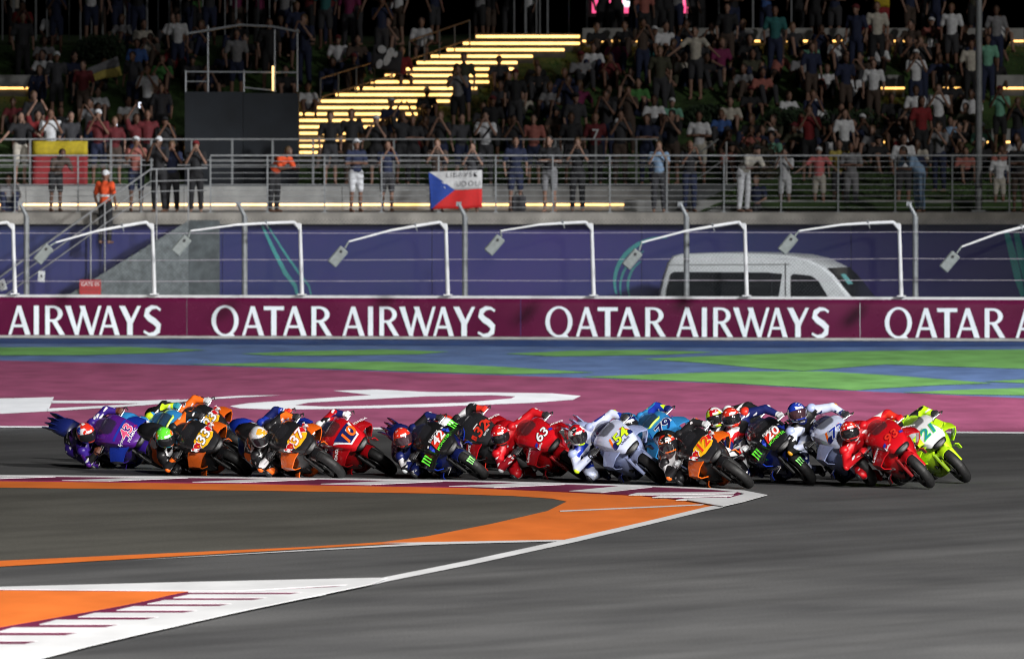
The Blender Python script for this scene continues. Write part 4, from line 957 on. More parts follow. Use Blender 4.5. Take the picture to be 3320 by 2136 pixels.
# ================================================================== RIDERS (same frame as the motorcycle)
def rider_pose(kind):
    hd = {'low': (.92, -.20, 1.17), 'out': (.93, -.295, 1.23), 'high': (.90, -.18, 1.34)}[kind]
    h = Vector(hd); neck = h + Vector((-.13, .02, -.10)); up = {'low': 0, 'out': .03, 'high': .12}[kind]
    J = dict(head=h, neck=neck, chest=neck + Vector((-.17, .02, -.09)), pel=Vector((.24, -.17 if kind != 'out' else -.22, .90)),
             shR=neck + Vector((-.05, -.19, -.10)), shL=neck + Vector((-.06, .19, -.03)),
             elR=Vector({'low': (.88, -.50, .88), 'out': (.86, -.60, .90), 'high': (.88, -.54, .98)}[kind]), elL=Vector((.86, .27, 1.04 + up * .5)),
             haR=Vector((1.03, -.33, .915)), haL=Vector((1.03, .33, .92)),
             hiR=Vector((.26, -.29, .86)), hiL=Vector((.25, -.04, .88)),
             knR=Vector({'low': (.70, -.41, .68), 'out': (.70, -.50, .64), 'high': (.70, -.52, .62)}[kind]), knL=Vector((.68, .235, .80)),
             anR=Vector((.28, -.27, .43)), anL=Vector((.27, .22, .43)), toR=Vector((.45, -.30, .375)), toL=Vector((.44, .21, .375)))
    return J
RM = {}
for kind in ('low', 'out', 'high'):
    J = rider_pose(kind); mb = MB()
    wst = J['pel'].lerp(J['chest'], .5) + Vector((0, 0, .04))
    mb.cap(J['pel'], wst, .155, .14); mb.cap(wst, J['chest'], .14, .165); mb.cap(J['chest'], J['neck'], .155, .085)
    mb.cap(J['shR'].lerp(J['chest'], .35), J['shR'], .12, .088); mb.cap(J['shL'].lerp(J['chest'], .35), J['shL'], .12, .088)
    for s in 'RL':
        mb.cap(J['sh' + s], J['el' + s], .078, .06); mb.cap(J['el' + s], J['ha' + s].lerp(J['el' + s], .12), .062, .045); mb.ball(J['el' + s], .066)
        mb.cap(J['pel'].lerp(J['hi' + s], .8), J['hi' + s], .13, .12); mb.cap(J['hi' + s], J['kn' + s], .118, .078); mb.cap(J['kn' + s], J['an' + s], .078, .055)
    mb.ball(J['neck'] + Vector((-.15, .015, .055)), (.15, .085, .075), Matrix.Rotation(R(10), 3, 'Y'))       # back hump
    RM[kind] = organic('rider_suit', mb, .017, 3, .55)
    for s in 'RL':
        b_ = MB(); a, t = J['an' + s], J['to' + s]; up_ = a.lerp(J['kn' + s], .45)
        b_.cap(up_, a, .066, .055); b_.cap(a + Vector((-.03, 0, -.03)), t, .05, .038)
        RM[kind + 'boot' + s] = organic('boot', b_, .014, 2, .6)
        gl = MB(); hpt = J['ha' + s]; sd = 1 if s == 'L' else -1
        wri = hpt.lerp(J['el' + s], .22); pal = hpt + Vector((-.02, 0, .018)); gl.cap(wri, pal, .047, .042); gl.ball(pal, (.045, .05, .03))
        for f_ in range(4):
            y = hpt.y + sd * (-.038 + f_ * .025); k0 = Vector((hpt.x + .02, y, hpt.z + .034)); k1_ = Vector((hpt.x + .048, y, hpt.z + .006 - .003 * f_)); k2_ = Vector((hpt.x + .018, y, hpt.z - .028))
            gl.cap(pal + Vector((0, y - hpt.y, .008)), k0, .013, .012, n=8); gl.cap(k0, k1_, .0115, .0108, n=8); gl.cap(k1_, k2_, .0108, .0095, n=8)
        th0 = pal + Vector((0, -sd * .045, -.01)); gl.cap(th0, th0 + Vector((.03, -sd * .008, -.03)), .014, .012, n=8); gl.cap(th0 + Vector((.03, -sd * .008, -.03)), hpt + Vector((.03, -sd * .035, -.03)), .012, .010, n=8)
        RM[kind + 'glove' + s] = organic('glove', gl, .0075, 1, .5)
        kn = MB(); d = (J['kn' + s] - J['an' + s]).normalized(); out = Vector((.25, -1 if s == 'R' else 1, -.1)).normalized()
        kn.ball(J['kn' + s] + out * .06, (.05, .035, .065)); RM[kind + 'slider' + s] = kn.mesh('knee_slider', smooth=True)
        el = MB(); outv = Vector((.35, -1 if s == 'R' else 1, -.35)).normalized(); el.ball(J['el' + s] + outv * .042, (.042, .036, .045)); RM[kind + 'elbow' + s] = el.mesh('elbow_slider', smooth=True)
        sh = MB(); sh.ball(J['sh' + s] + Vector((.02, (-.02 if s == 'R' else .02), .03)), (.085, .075, .068)); RM[kind + 'pad' + s] = sh.mesh('shoulder_pad', smooth=True)
def helmet_shell():
    mb = MB(); nu, nv = 32, 20; vs = []
    for j in range(nv + 1):
        p = math.pi * j / nv
        for i in range(nu):
            t = 2 * math.pi * i / nu; c = math.cos(t); x, y, z = .150 * math.sin(p) * c, .122 * math.sin(p) * math.sin(t), .142 * math.cos(p)
            if z < -.02 and c > 0: x *= 1 + .22 * min(1, (-z - .02) / .06) * c       # chin bar
            if z < -.095: z = -.095 - (-.095 - z) * .25
            if c < -.5 and z > .0: x *= 1 + .12 * (-c - .5) * 2 * (z / .14)            # rear spoiler
            vs.append((x, y, z))
    mb.add(vs, [(j * nu + i, (j + 1) * nu + i, (j + 1) * nu + (i + 1) % nu, j * nu + (i + 1) % nu) for j in range(nv) for i in range(nu)])
    me = mb.mesh('helmet', smooth=True); return me
def helmet_patch(name, t0, t1, p0, p1, k, n=14, m=6, taper=0.0):
    cols = []
    for i in range(n + 1):
        t = R(t0 + (t1 - t0) * i / n); col = []; e = abs(2 * i / n - 1) ** 3 * taper
        for j in range(m + 1):
            p = R(p0 + e + (p1 - p0 - 2 * e) * j / m); c = math.cos(t); x, y, z = .150 * math.sin(p) * c, .122 * math.sin(p) * math.sin(t), .142 * math.cos(p)
            if z < -.02 and c > 0: x *= 1 + .22 * min(1, (-z - .02) / .06) * c
            col.append((x * k, y * k, z * k))
        cols.append(col)
    return grid_panel(name, cols, m + 1, .004)
HS = helmet_shell(); HV = helmet_patch('visor', -72, 72, 66, 112, 1.035, taper=8); HB = helmet_patch('brow_plate', -22, 22, 52, 63, 1.04, n=8, m=3); HC = helmet_patch('chin_vent', -26, 26, 120, 134, 1.02, n=8, m=3)
VIS = M('dark visor', (0.012, 0.012, 0.014), rough=0.06, var=0.2, coat=0.8)
VISM = M('mirror tinted visor', (0.06, 0.03, 0.04), rough=0.08, metal=0.3, var=0.3, coat=0.6)
def build_rider(mw, lean, spec, kind, label, i):
    suit = patch_mat('leathers %d' % i, [(C[c], s) for c, s in spec['suit']], scale=5.5, rough=.42, seed=i * .37)
    r = obj('person', RM[kind], suit); r.matrix_world = mw; tag(r, label, 'person', 'riders leaning off their motorcycles')
    J = rider_pose(kind)
    yaw, pit = spec.get('look', (-14, 6))
    hm = Matrix.Translation(J['head']) @ Matrix.Rotation(-lean * spec.get('up', .62), 4, 'X') @ Matrix.Rotation(R(yaw), 4, 'Z') @ Matrix.Rotation(R(pit), 4, 'Y') @ Matrix.Scale(1.07, 4)
    hel = obj('helmet', HS, patch_mat('helmet %d' % i, [(C[c], s) for c, s in spec['helmet']], scale=11, rough=.2, coat=.8, seed=i * .61 + .2), r, hm)
    obj('visor', HV, VISM if spec.get('mirror') else VIS, hel); obj('brow_plate', HB, flat(spec.get('brow', 'white')), hel); obj('chin_vent', HC, flat(spec.get('chin', 'dark')), hel)
    for s in 'RL':
        obj('glove', RM[kind + 'glove' + s], flat(spec.get('glove', 'dark')), r); obj('boot', RM[kind + 'boot' + s], flat(spec.get('boot', 'dark')), r)
        obj('knee_slider', RM[kind + 'slider' + s], flat(spec.get('slider', 'dark')), r); obj('elbow_slider', RM[kind + 'elbow' + s], flat(spec.get('elbow', 'dark')), r); obj('shoulder_pad', RM[kind + 'pad' + s], flat(spec.get('pad', spec['suit'][0][0])), r)
    return r

KTM = lambda nb, nc, oc, more=(): dict(main='ktmblack', wing='orange', plate_c='orange', lower='orange', belly='orange', tail='ktmblack', fender='ktmblack', tank='ktmblack', num=(nb, nc, oc, .175),
      deco=[(poly((-.14, -.075), (-.07, -.115), (.07, -.115), (.14, -.075), (.155, .06), (.10, .11), (-.10, .11), (-.155, .06)), 'yellow'), ([(x * .95 - .168, y * 1.15 + .012) for x, y in BULL], [tuple(range(15))], 'white'),
            ([(x * .80 - .168, y * .98 + .012) for x, y in BULL], [tuple(range(15))], 'red'), ([(.168 - x * .95, y * 1.15 + .012) for x, y in BULL], [tuple(range(14, -1, -1))], 'white'), ([(.168 - x * .80, y * .98 + .012) for x, y in BULL], [tuple(range(14, -1, -1))], 'red')] + list(more))
def fixdeco(sp):
    sp['deco'] = [((d[0], d[1]), d[2]) if len(d) == 3 else d for d in sp.get('deco', ())]; return sp
def DUC(nb, nc, oc): return dict(main='red', num=(nb, nc, oc, .165), wing_words=[('Lenovo', 'white', 'l', .075), ('Lenovo', 'white', 'r', .075)], deco=[(*TX('riello', .05, -.135, -.085), 'white'), (*rect(.05, .045, .006, -.15, -.03), 'royal'), (*rect(.05, .045, .006, .15, -.03), 'royal')],
      words=[('riello', 'white', 'r', 1.0, .66, .09), ('Lenovo', 'white', 'r', 1.02, .50, .11), ('Lenovo', 'white', 'l', 1.02, .55, .12)], lower='dred', belly='dark', forkc='red')
def GRE(nb, nc, oc): return dict(fins=1, main='lav', nose='pale', wing='lav', num=(nb, nc, oc, .185), fender='lav', tail='lav', belly='navy', lower='navy', side='lav', tank='navy', forkc='lav', deco=[(*rect(.035, .15, .03, -.135, .05), 'orange'), (*rect(.035, .15, -.03, .135, .05), 'orange'), (*TX('Unibat', .06, 0, -.10), 'navy'), (*rect(.12, .03, 0, .0, .11), 'white'), ([(x * .055 - .125, y * .05 - .04) for x, y in ell(0, 0, 1, 1, 14)], [tuple(range(14))], 'navy'), ([(x * .055 + .125, y * .05 - .04) for x, y in ell(0, 0, 1, 1, 14)], [tuple(range(14))], 'navy')],
      words=[('Unibat', 'navy', 'r', 1.04, .56, .11), ('Unibat', 'navy', 'l', 1.04, .56, .11)])
def YAM(nb, nc, oc): return dict(main='dark', nose='black', side='navy', wing='black', plate_c='royal', lower='royal', belly='navy', tail='navy', fender='navy', tank='navy', claws=1, num=(nb, nc, oc, .16), deco=[(*rect(.20, .12, .02, 0, .0), 'dred'), (*text_pts('ENEOS', .055, .01), 'white')] if False else [(*rect(.235, .135, .02, 0, .0), 'hred'), (*TX('ENEOS', .07, 0, .098), 'white'), (*TX('MONSTER', .062, 0, -.098), 'green'), (*rect(.05, .10, .012, -.165, .0), 'royal'), (*rect(.05, .10, -.012, .165, .0), 'royal'), (*rect(.03, .025, 0, -.165, .075), 'white'), (*rect(.03, .025, 0, .165, .075), 'white')], fins=1,
      words=[('MONSTER', 'green', 'r', 1.05, .66, .085), ('YAMAHA', 'white', 'r', 1.02, .44, .09), ('YAMAHA', 'white', 'l', 1.02, .5, .11), ('MONSTER', 'green', 'l', 1.05, .68, .085)])
# px, py (2394 px copy) of the front tyre contact, heading off the view axis, lean, machine, rider
BIKES = [
 # 43
 (394, 1096, 35, 56, dict(main='violet', nose='purple', side='violet', wing='royal', plate_c='violet', tail='navy', belly='royal', fender='violet', tank='purple', num=('43', 'pink', 'white', .17), fins=1, deco=[(*rect(.36, .035, 0, 0, .125), 'royal'), (*TX('prima', .075, -.145, .0), 'white'), (*TX('PRAMAC', .06, 0, -.105), 'white'), (*rect(.06, .016, .0, .15, -.06), 'red')], words=[('PRAMAC', 'white', 'r', 1.02, .62, .09), ('prima', 'white', 'r', .98, .46, .09), ('prima', 'white', 'l', 1.02, .62, .09)]),
  'low', dict(suit=[('violet', .55), ('black', .3), ('purple', .15)], helmet=[('hred', .45), ('white', .25), ('royal', .3)], glove='brown', elbow='purple', pad='violet', look=(-10, 18)),
  'purple racing motorcycle numbered 43 with navy tail, last of the pack at left', 'rider in purple leathers and red white blue helmet, leftmost on the purple bike'),
 # 25
 (523, 1086, 31, 54, dict(main='sky', screen_edge='neon', num=('25', 'white', 'royal', .2), deco=[(*TX('m', .08, .15, .03), 'white'), (*rect(.012, .14, .03, -.19, .08), 'royal')], belly='dark', lower='royal', tail='sky', words=[('TRACK', 'white', 'l', 1.02, .6, .1)]),
  'low', dict(suit=[('sky', .4), ('black', .35), ('teal', .15), ('neon', .1)], helmet=[('white', .5), ('sky', .35), ('navy', .15)], glove='teal', pad='neon', look=(-12, 12)),
  'sky blue racing motorcycle with yellow screen trim between the purple and orange bikes at left', 'rider in blue leathers and white zebra helmet behind the purple bike'),
 # 23
 (590, 1073, 29, 53, KTM('23', 'white', 'ktmblack'), 'low', dict(suit=[('ktmblack', .6), ('orange', .25), ('hred', .15)], helmet=[('dark', .6), ('white', .4)], glove='silver', pad='orange', look=(-12, 10)),
  'black and orange racing motorcycle numbered 23 furthest back at left', 'rider in black and orange leathers with silver glove on bike 23'),
 # 33
 (583, 1112, 28, 55, KTM('33', 'white', 'black'), 'low', dict(suit=[('ktmblack', .72), ('orange', .2), ('white', .08)], helmet=[('green', .5), ('sky', .2), ('teal', .15), ('orange', .15)], glove='dark', elbow='orange', pad='ktmblack', look=(-10, 20)),
  'black and orange racing motorcycle numbered 33 with yellow nose plate', 'rider in black leathers and green helmet on bike 33'),
 # blue
 (784, 1103, 25, 54, dict(main='navy', nose='violet', wing='royal', plate_c='navy', tail='royal', belly='violet', num=None, words=[('prima', 'white', 'l', 1.0, .6, .09)]), 'low',
  dict(suit=[('royal', .5), ('navy', .35), ('violet', .15)], helmet=[('hred', .5), ('white', .5)], glove='hred', pad='royal', look=(-12, 8)),
  'dark blue racing motorcycle hidden behind the black bike numbered 37', 'rider in blue leathers and red white helmet behind bike 37'),
 # 37
 (801, 1121, 25, 52, KTM('37', 'white', 'red'), 'low', dict(suit=[('ktmblack', .75), ('orange', .17), ('white', .08)], helmet=[('silver', .6), ('white', .3), ('gold', .1)], glove='dark', elbow='orange', pad='ktmblack', look=(-14, 20)),
  'black and orange racing motorcycle with white on red number 37', 'rider in black leathers and silver helmet on bike 37'),
 # 10
 (922, 1110, 25, 54, dict(main='red', nose='red', wing='red', side='red', tail='navy', belly='red', fender='red', tank='navy', num=('10', 'orange', None, .20), deco=[(*poly((-.09, -.13), (.09, -.13), (.20, .16), (-.20, .16)), 'white'), (*poly((-.075, -.105), (.075, -.105), (.165, .16), (-.165, .16)), 'navy')], wing_words=[('HONDA', 'white', 'l', .07), ('HONDA', 'white', 'r', .07)], words=[('Castrol', 'white', 'r', 1.05, .62, .08), ('HONDA', 'white', 'l', 1.04, .56, .1)]),
  'low', dict(suit=[('navy', .4), ('red', .3), ('white', .15), ('black', .15)], helmet=[('orange', .5), ('royal', .3), ('white', .2)], glove='white', pad='white', look=(-12, 14)),
  'red white and navy racing motorcycle with orange number 10', 'rider in navy and red leathers with orange helmet on bike 10'),
 # 42
 (1137, 1121, 20, 53, YAM('42', 'white', None), 'low', dict(suit=[('navy', .55), ('black', .35), ('white', .1)], helmet=[('hred', .75), ('black', .25)], glove='dark', elbow='silver', pad='navy', look=(-8, 10), mirror=1),
  'black and navy racing motorcycle numbered 42 with green claw marks', 'rider in navy leathers and red helmet on bike 42'),
 # 32
 (1232, 1101, 19, 51, dict(main='dark', wing='red', plate_c='dark', tail='hred', belly='hred', num=('32', 'hred', None, .19), deco=[(*rect(.05, .10, 0, -.15, .02), 'hred'), (*rect(.05, .10, 0, .15, .02), 'hred'), (*TX('aprilia', .05, 0, -.10), 'white'), (*rect(.10, .02, 0, 0, .12), 'white')], lower='hred', fender='dark', wing_words=[('aprilia', 'white', 'l', .075), ('aprilia', 'white', 'r', .075)], words=[('aprilia', 'red', 'r', 1.04, .6, .11), ('aprilia', 'red', 'l', 1.04, .6, .11)]),
  'low', dict(suit=[('black', .6), ('hred', .25), ('white', .15)], helmet=[('white', .5), ('hred', .25), ('dark', .25)], glove='hred', pad='dark', look=(-10, 8)),
  'black and red racing motorcycle numbered 32 behind bikes 42 and 63', 'rider in black and red leathers with patterned white helmet on bike 32'),
 # 63
 (1374, 1122, 17, 49, DUC('63', 'white', 'black'), 'out', dict(suit=[('red', .75), ('white', .1), ('dred', .15)], helmet=[('red', .75), ('hred', .25)], glove='dark', elbow='white', pad='red', look=(-8, 14), boot='red'),
  'bright red racing motorcycle numbered 63', 'rider in red leathers and red helmet with white elbow on bike 63'),
 # 54
 (1553, 1133, 18, 46, GRE('54', 'neon', 'black'), 'out', dict(suit=[('pale', .55), ('black', .25), ('royal', .2)], helmet=[('white', .35), ('dark', .3), ('red', .35)], glove='dark', elbow='neon', pad='lav', look=(-6, 14), chin='neon', boot='navy'),
  'pale lavender racing motorcycle with yellow number 54', 'rider in pale blue leathers and white black red helmet on bike 54'),
 # 79
 (1651, 1109, 17, 46, dict(main='sky', screen_edge='neon', num=('79', 'navy', 'white', .21), belly='royal', deco=[(*TX('m', .08, -.15, .03), 'white'), (*TX('m', .08, .15, .03), 'white'), (*rect(.012, .14, .03, -.19, .08), 'royal'), (*rect(.012, .14, -.03, .19, .08), 'royal')], words=[('TRACK', 'white', 'r', 1.02, .6, .1)]), 'low',
  dict(suit=[('sky', .5), ('royal', .3), ('neon', .2)], helmet=[('navy', .5), ('white', .5)], glove='navy', pad='sky', look=(-8, 8)),
  'sky blue racing motorcycle numbered 79 with yellow screen trim', 'rider in blue leathers hidden behind bike 54 on bike 79'),
 # 12
 (1758, 1142, 16, 52, KTM('12', 'hred', 'yellow'), 'low', dict(suit=[('ktmblack', .72), ('orange', .13), ('white', .15)], helmet=[('orange', .35), ('black', .35), ('white', .15), ('hred', .15)], glove='silver', elbow='orange', pad='ktmblack', look=(-4, 6)),
  'black and orange racing motorcycle with orange number 12', 'rider in black leathers and striped orange black white helmet on bike 12'),
 # hidden
 (1872, 1117, 15, 46, dict(main='dark', wing='dark', num=None, belly='dark', tail='dark'), 'high', dict(suit=[('black', .6), ('white', .25), ('gold', .15)], helmet=[('white', .35), ('neon', .3), ('red', .35)], glove='dark', pad='white', look=(-6, 4), chin='neon'),
  'dark racing motorcycle almost hidden behind bike 20', 'rider whose white red and yellow helmet peeps out behind the bike 20 rider'),
 # 20
 (1903, 1134, 14, 42, YAM('20', 'white', None), 'high', dict(suit=[('black', .4), ('navy', .4), ('white', .12), ('red', .08)], helmet=[('hred', .8), ('white', .2)], glove='silver', elbow='white', pad='hred', look=(-2, 4), chin='hred', boot='navy'),
  'black and navy racing motorcycle with green claws and number 20 left of the blue helmet', 'rider in navy leathers and bright red helmet sitting tall on bike 20'),
 # 73
 (2044, 1138, 13, 37, GRE('73', 'royal', 'white'), 'high', dict(suit=[('pale', .5), ('navy', .3), ('black', .2)], helmet=[('royal', .7), ('white', .2), ('navy', .1)], glove='dark', elbow='gold', pad='lav', look=(2, 2), mirror=1, boot='dark'),
  'pale lavender racing motorcycle with blue number 73', 'rider in pale blue leathers and blue helmet, tallest above the pack'),
 # 93
 (2180, 1143, 13, 41, DUC('93', 'hred', 'dred'), 'out', dict(suit=[('red', .8), ('hred', .12), ('white', .08)], helmet=[('hred', .8), ('red', .2)], glove='red', elbow='red', pad='red', look=(-2, 4), boot='red'),
  'bright red racing motorcycle numbered 93, second from the right', 'rider in red leathers and plain bright red helmet on bike 93'),
 # 21
 (2264, 1130, 15, 41, dict(main='lime', nose='white', num=('21', 'teal', 'green', .19), deco=[(*rect(.09, .24, .02, -.19, 0), 'lime'), (*rect(.09, .24, -.02, .19, 0), 'lime'), (*TX('SKY', .05, -.05, .11), 'dark')], side='lime', wing='lime', tank='lime', belly='lime', forkc='lime', wing_words=[]), 'low',
  dict(suit=[('lime', .6), ('white', .25), ('black', .15)], helmet=[('lime', .5), ('white', .3), ('dark', .2)], glove='dark', pad='lime', look=(0, 8)),
  'lime yellow racing motorcycle numbered 21 leading the pack at right', 'rider in lime leathers crouched on the leading lime bike'),
]
for i, (px, py, a, L, spec, pose, rs, lb, lr) in enumerate(BIKES):
    a, L = R(a), R(L); c = G(px, py, 0.0)
    th = math.atan2(-math.cos(a), math.sin(a))
    mw = Matrix.Translation(c + Vector((0, 0, .028))) @ Matrix.Rotation(th, 4, 'Z') @ Matrix.Rotation(L, 4, 'X') @ Matrix.Scale(1.04, 4) @ Matrix.Translation((-1.40, 0, 0))
    build_bike(mw, fixdeco(spec), lb)
    build_rider(mw, L, rs, pose, lr, i)
# ================================================================== SPECTATORS (facing -y, feet or seat at the origin)
V = Vector
def pose(kind):
    st = dict(pel=V((0, 0, .96)), chest=V((0, .0, 1.30)), neck=V((0, 0, 1.47)), head=V((0, -.03, 1.62)), hi=[V((s * .09, 0, .92)) for s in (-1, 1)], kn=[V((s * .11, -.02, .50)) for s in (-1, 1)], an=[V((s * .12, .02, .08)) for s in (-1, 1)], sh=[V((s * .185, 0, 1.42)) for s in (-1, 1)])
    sit = dict(pel=V((0, .05, .12)), chest=V((0, .08, .46)), neck=V((0, .05, .63)), head=V((0, .01, .78)), hi=[V((s * .09, .0, .12)) for s in (-1, 1)], kn=[V((s * .17, -.40, .43)) for s in (-1, 1)], an=[V((s * .15, -.58, .03)) for s in (-1, 1)], sh=[V((s * .185, .06, .58)) for s in (-1, 1)])
    chair = dict(pel=V((0, .05, .12)), chest=V((0, .04, .46)), neck=V((0, .0, .63)), head=V((0, -.04, .78)), hi=[V((s * .09, 0, .12)) for s in (-1, 1)], kn=[V((s * .13, -.45, .13)) for s in (-1, 1)], an=[V((s * .13, -.42, -.33)) for s in (-1, 1)], sh=[V((s * .185, .03, .58)) for s in (-1, 1)])
    b = {'stand': st, 'film': st, 'arms_up': st, 'cross': st, 'wide': st, 'bend': st, 'sit': sit, 'sit_film': sit, 'recline': sit, 'seat': chair, 'seat_film': chair, 'seat_up': chair}[kind]
    b = {k: ([q.copy() for q in v] if isinstance(v, list) else v.copy()) for k, v in b.items()}
    n = b['neck']
    if kind == 'stand': el = [V((s * .27, .03, n.z - .33)) for s in (-1, 1)]; ha = [V((s * .25, -.07, n.z - .57)) for s in (-1, 1)]
    elif kind == 'film': el = [V((s * .24, -.15, n.z - .27)) for s in (-1, 1)]; ha = [V((s * .06, -.30, n.z + .06)) for s in (-1, 1)]
    elif kind == 'arms_up': el = [V((s * .26, -.08, n.z + .18)) for s in (-1, 1)]; ha = [V((s * .09, -.14, n.z + .46)) for s in (-1, 1)]
    elif kind == 'cross': el = [V((s * .27, -.02, n.z - .31)) for s in (-1, 1)]; ha = [V((-s * .10, -.19, n.z - .29)) for s in (-1, 1)]
    elif kind == 'wide': el = [V((s * .36, -.12, n.z - .22)) for s in (-1, 1)]; ha = [V((s * .58, -.22, n.z - .40)) for s in (-1, 1)]
    elif kind == 'bend':
        b['chest'] = V((0, -.22, 1.22)); b['neck'] = V((0, -.36, 1.33)); b['head'] = V((0, -.47, 1.43)); b['sh'] = [V((s * .185, -.33, 1.28)) for s in (-1, 1)]
        el = [V((s * .27, -.42, 1.03)) for s in (-1, 1)]; ha = [V((s * .18, -.60, 1.05)) for s in (-1, 1)]
    elif kind == 'sit': el = [V((s * .27, -.05, .36)) for s in (-1, 1)]; ha = [V((s * .12, -.36, .44)) for s in (-1, 1)]
    elif kind == 'recline':
        b['chest'] = V((0, .26, .40)); b['neck'] = V((0, .32, .55)); b['head'] = V((0, .31, .70)); b['sh'] = [V((s * .185, .33, .50)) for s in (-1, 1)]
        el = [V((s * .27, .48, .28)) for s in (-1, 1)]; ha = [V((s * .28, .50, .04)) for s in (-1, 1)]; b['kn'][1] = V((.2, -.5, .22)); b['an'][1] = V((.22, -.85, .05))
    elif kind in ('sit_film', 'seat_film'): el = [V((s * .26, -.16, n.z - .26)) for s in (-1, 1)]; ha = [V((s * .06, -.30, n.z + .05)) for s in (-1, 1)]
    elif kind == 'seat_up': el = [V((s * .26, -.08, n.z + .16)) for s in (-1, 1)]; ha = [V((s * .08, -.14, n.z + .43)) for s in (-1, 1)]
    else: el = [V((s * .26, -.04, n.z - .30)) for s in (-1, 1)]; ha = [V((s * .10, -.30, n.z - .42)) for s in (-1, 1)]
    b['el'], b['ha'] = el, ha; return b
SP = {}
for kind in ('stand', 'film', 'arms_up', 'cross', 'wide', 'bend', 'sit', 'sit_film', 'recline', 'seat', 'seat_film', 'seat_up'):
    J = pose(kind); mb = MB(); wst = J['pel'].lerp(J['chest'], .5)
    mb.cap(J['pel'], wst, .125, .115, n=8); mb.cap(wst, J['chest'], .115, .135, n=8); mb.cap(J['chest'], J['neck'], .12, .055, n=8); mb.cap(J['neck'], J['head'], .052, .05, n=8)
    mb.ball(J['head'] + V((0, 0, .02)), (.078, .098, .115)); mb.ball(J['head'] + V((0, -.1, .0)), (.016, .022, .026)); mb.ball(J['head'] + V((0, -.06, -.07)), (.05, .045, .035))
    for s in (0, 1):
        mb.ball(J['head'] + V(((s * 2 - 1) * .078, .01, .01)), (.015, .024, .034))
        mb.cap(J['sh'][s], J['el'][s], .052, .04, n=8); mb.cap(J['el'][s], J['ha'][s], .04, .03, n=8)
        d = (J['ha'][s] - J['el'][s]).normalized(); mb.cap(J['ha'][s], J['ha'][s] + d * .07, .036, .028, n=8)
        mb.cap(J['hi'][s], J['kn'][s], .085, .058, n=8); mb.cap(J['kn'][s], J['an'][s], .056, .04, n=8); mb.cap(J['an'][s] + V((0, .03, -.03)), J['an'][s] + V((0, -.16, -.035)), .042, .034, n=8)
    SP[kind] = organic('person', mb, .026, 1, .45)
    mb = MB(); mb.cap(J['pel'] + V((0, 0, .02)), wst, .145, .136, n=8); mb.cap(wst, J['chest'], .136, .155, n=8); mb.cap(J['chest'], J['neck'] - (J['neck'] - J['chest']) * .22, .14, .085, n=8)
    for s in (0, 1): mb.cap(J['sh'][s].lerp(J['chest'], .3), J['sh'][s], .09, .078, n=8); mb.cap(J['sh'][s], J['sh'][s].lerp(J['el'][s], .72), .074, .066, n=8)
    SP[kind + 'top'] = organic('top', mb, .026, 1, .45)
    for leg, end in (('shorts', 0.0), ('trousers', .9)):
        mb = MB(); mb.cap(J['pel'] - V((0, 0, .02)), J['pel'] + V((0, 0, .06)), .142, .138, n=8)
        for s in (0, 1):
            mb.cap(J['pel'].lerp(J['hi'][s], .8), J['hi'][s], .12, .108, n=8); mb.cap(J['hi'][s], J['kn'][s].lerp(J['hi'][s], .12 if not end else 0), .106, .082, n=8)
            if end: mb.cap(J['kn'][s], J['kn'][s].lerp(J['an'][s], end), .078, .062, n=8)
        SP[kind + leg] = organic(leg, mb, .026, 1, .45)
    h = J['head']; mb = MB(); mb.ball(h + V((0, .018, .045)), (.086, .098, .098), nu=12, nv=8); SP[kind + 'hair'] = mb.mesh('hair', smooth=True)
    mb = MB(); mb.ball(h + V((0, .018, .045)), (.088, .10, .10)); mb.cap(h + V((0, .06, .02)), h + V((0, .10, -.2)), .07, .045, n=10); SP[kind + 'long_hair'] = mb.mesh('hair', smooth=True)
    mb = MB(); mb.ball(h + V((0, .01, .062)), (.09, .104, .085)); mb.box(h + V((0, -.13, .075)), (.13, .12, .014)); SP[kind + 'cap'] = mb.mesh('cap', smooth=True)
TOPC = dict(white=(.60, .61, .63), cream=(.45, .42, .36), grey=(.20, .20, .21), black=(.012, .012, .014), navy=(.012, .018, .05), blue=(.04, .10, .30), pale_blue=(.22, .33, .48), red=(.17, .010, .013), dark_red=(.11, .012, .016), pink=(.62, .16, .16), salmon=(.30, .10, .08),
            yellow=(.42, .34, .08), mint=(.14, .34, .24), teal=(.02, .12, .12), brown=(.06, .04, .03), orange=(.62, .07, .015), olive=(.05, .05, .03), magenta=(.16, .015, .07), green=(.06, .20, .05), charcoal=(.035, .035, .04))
def topm(c): return M('cloth ' + c, TOPC[c], rough=.85, var=.18, scale=14, bump=.15)
SKIN = [M('skin %d' % i, c, rough=.55, var=.08, scale=20) for i, c in enumerate([(.24, .135, .095), (.17, .085, .055), (.11, .055, .034), (.28, .165, .12)])]
HAIR = [M('hair %d' % i, c, rough=.6, var=.2) for i, c in enumerate([(.010, .008, .007), (.03, .017, .010), (.012, .010, .010), (.10, .06, .03)])]
ORD = ['', 'first', 'second', 'third', 'fourth', 'fifth', 'sixth', 'seventh', 'eighth', 'ninth', 'tenth', 'eleventh', 'twelfth', 'thirteenth', 'fourteenth', 'fifteenth', 'sixteenth', 'seventeenth', 'eighteenth', 'nineteenth']
TENS = ['', '', 'twenty', 'thirty', 'forty', 'fifty', 'sixty', 'seventy', 'eighty', 'ninety']; TENO = ['', '', 'twentieth', 'thirtieth', 'fortieth', 'fiftieth', 'sixtieth', 'seventieth', 'eightieth', 'ninetieth']
def ordinal(n):
    if n < 20: return ORD[n]
    return TENO[n // 10] if n % 10 == 0 else TENS[n // 10] + '-' + ORD[n % 10]
PEOPLE = []
rp_ = random.Random(21)
HH = {k: pose(k)['head'].z for k in ('stand', 'film', 'arms_up', 'cross', 'wide', 'bend', 'sit', 'sit_film', 'recline', 'seat', 'seat_film', 'seat_up')}
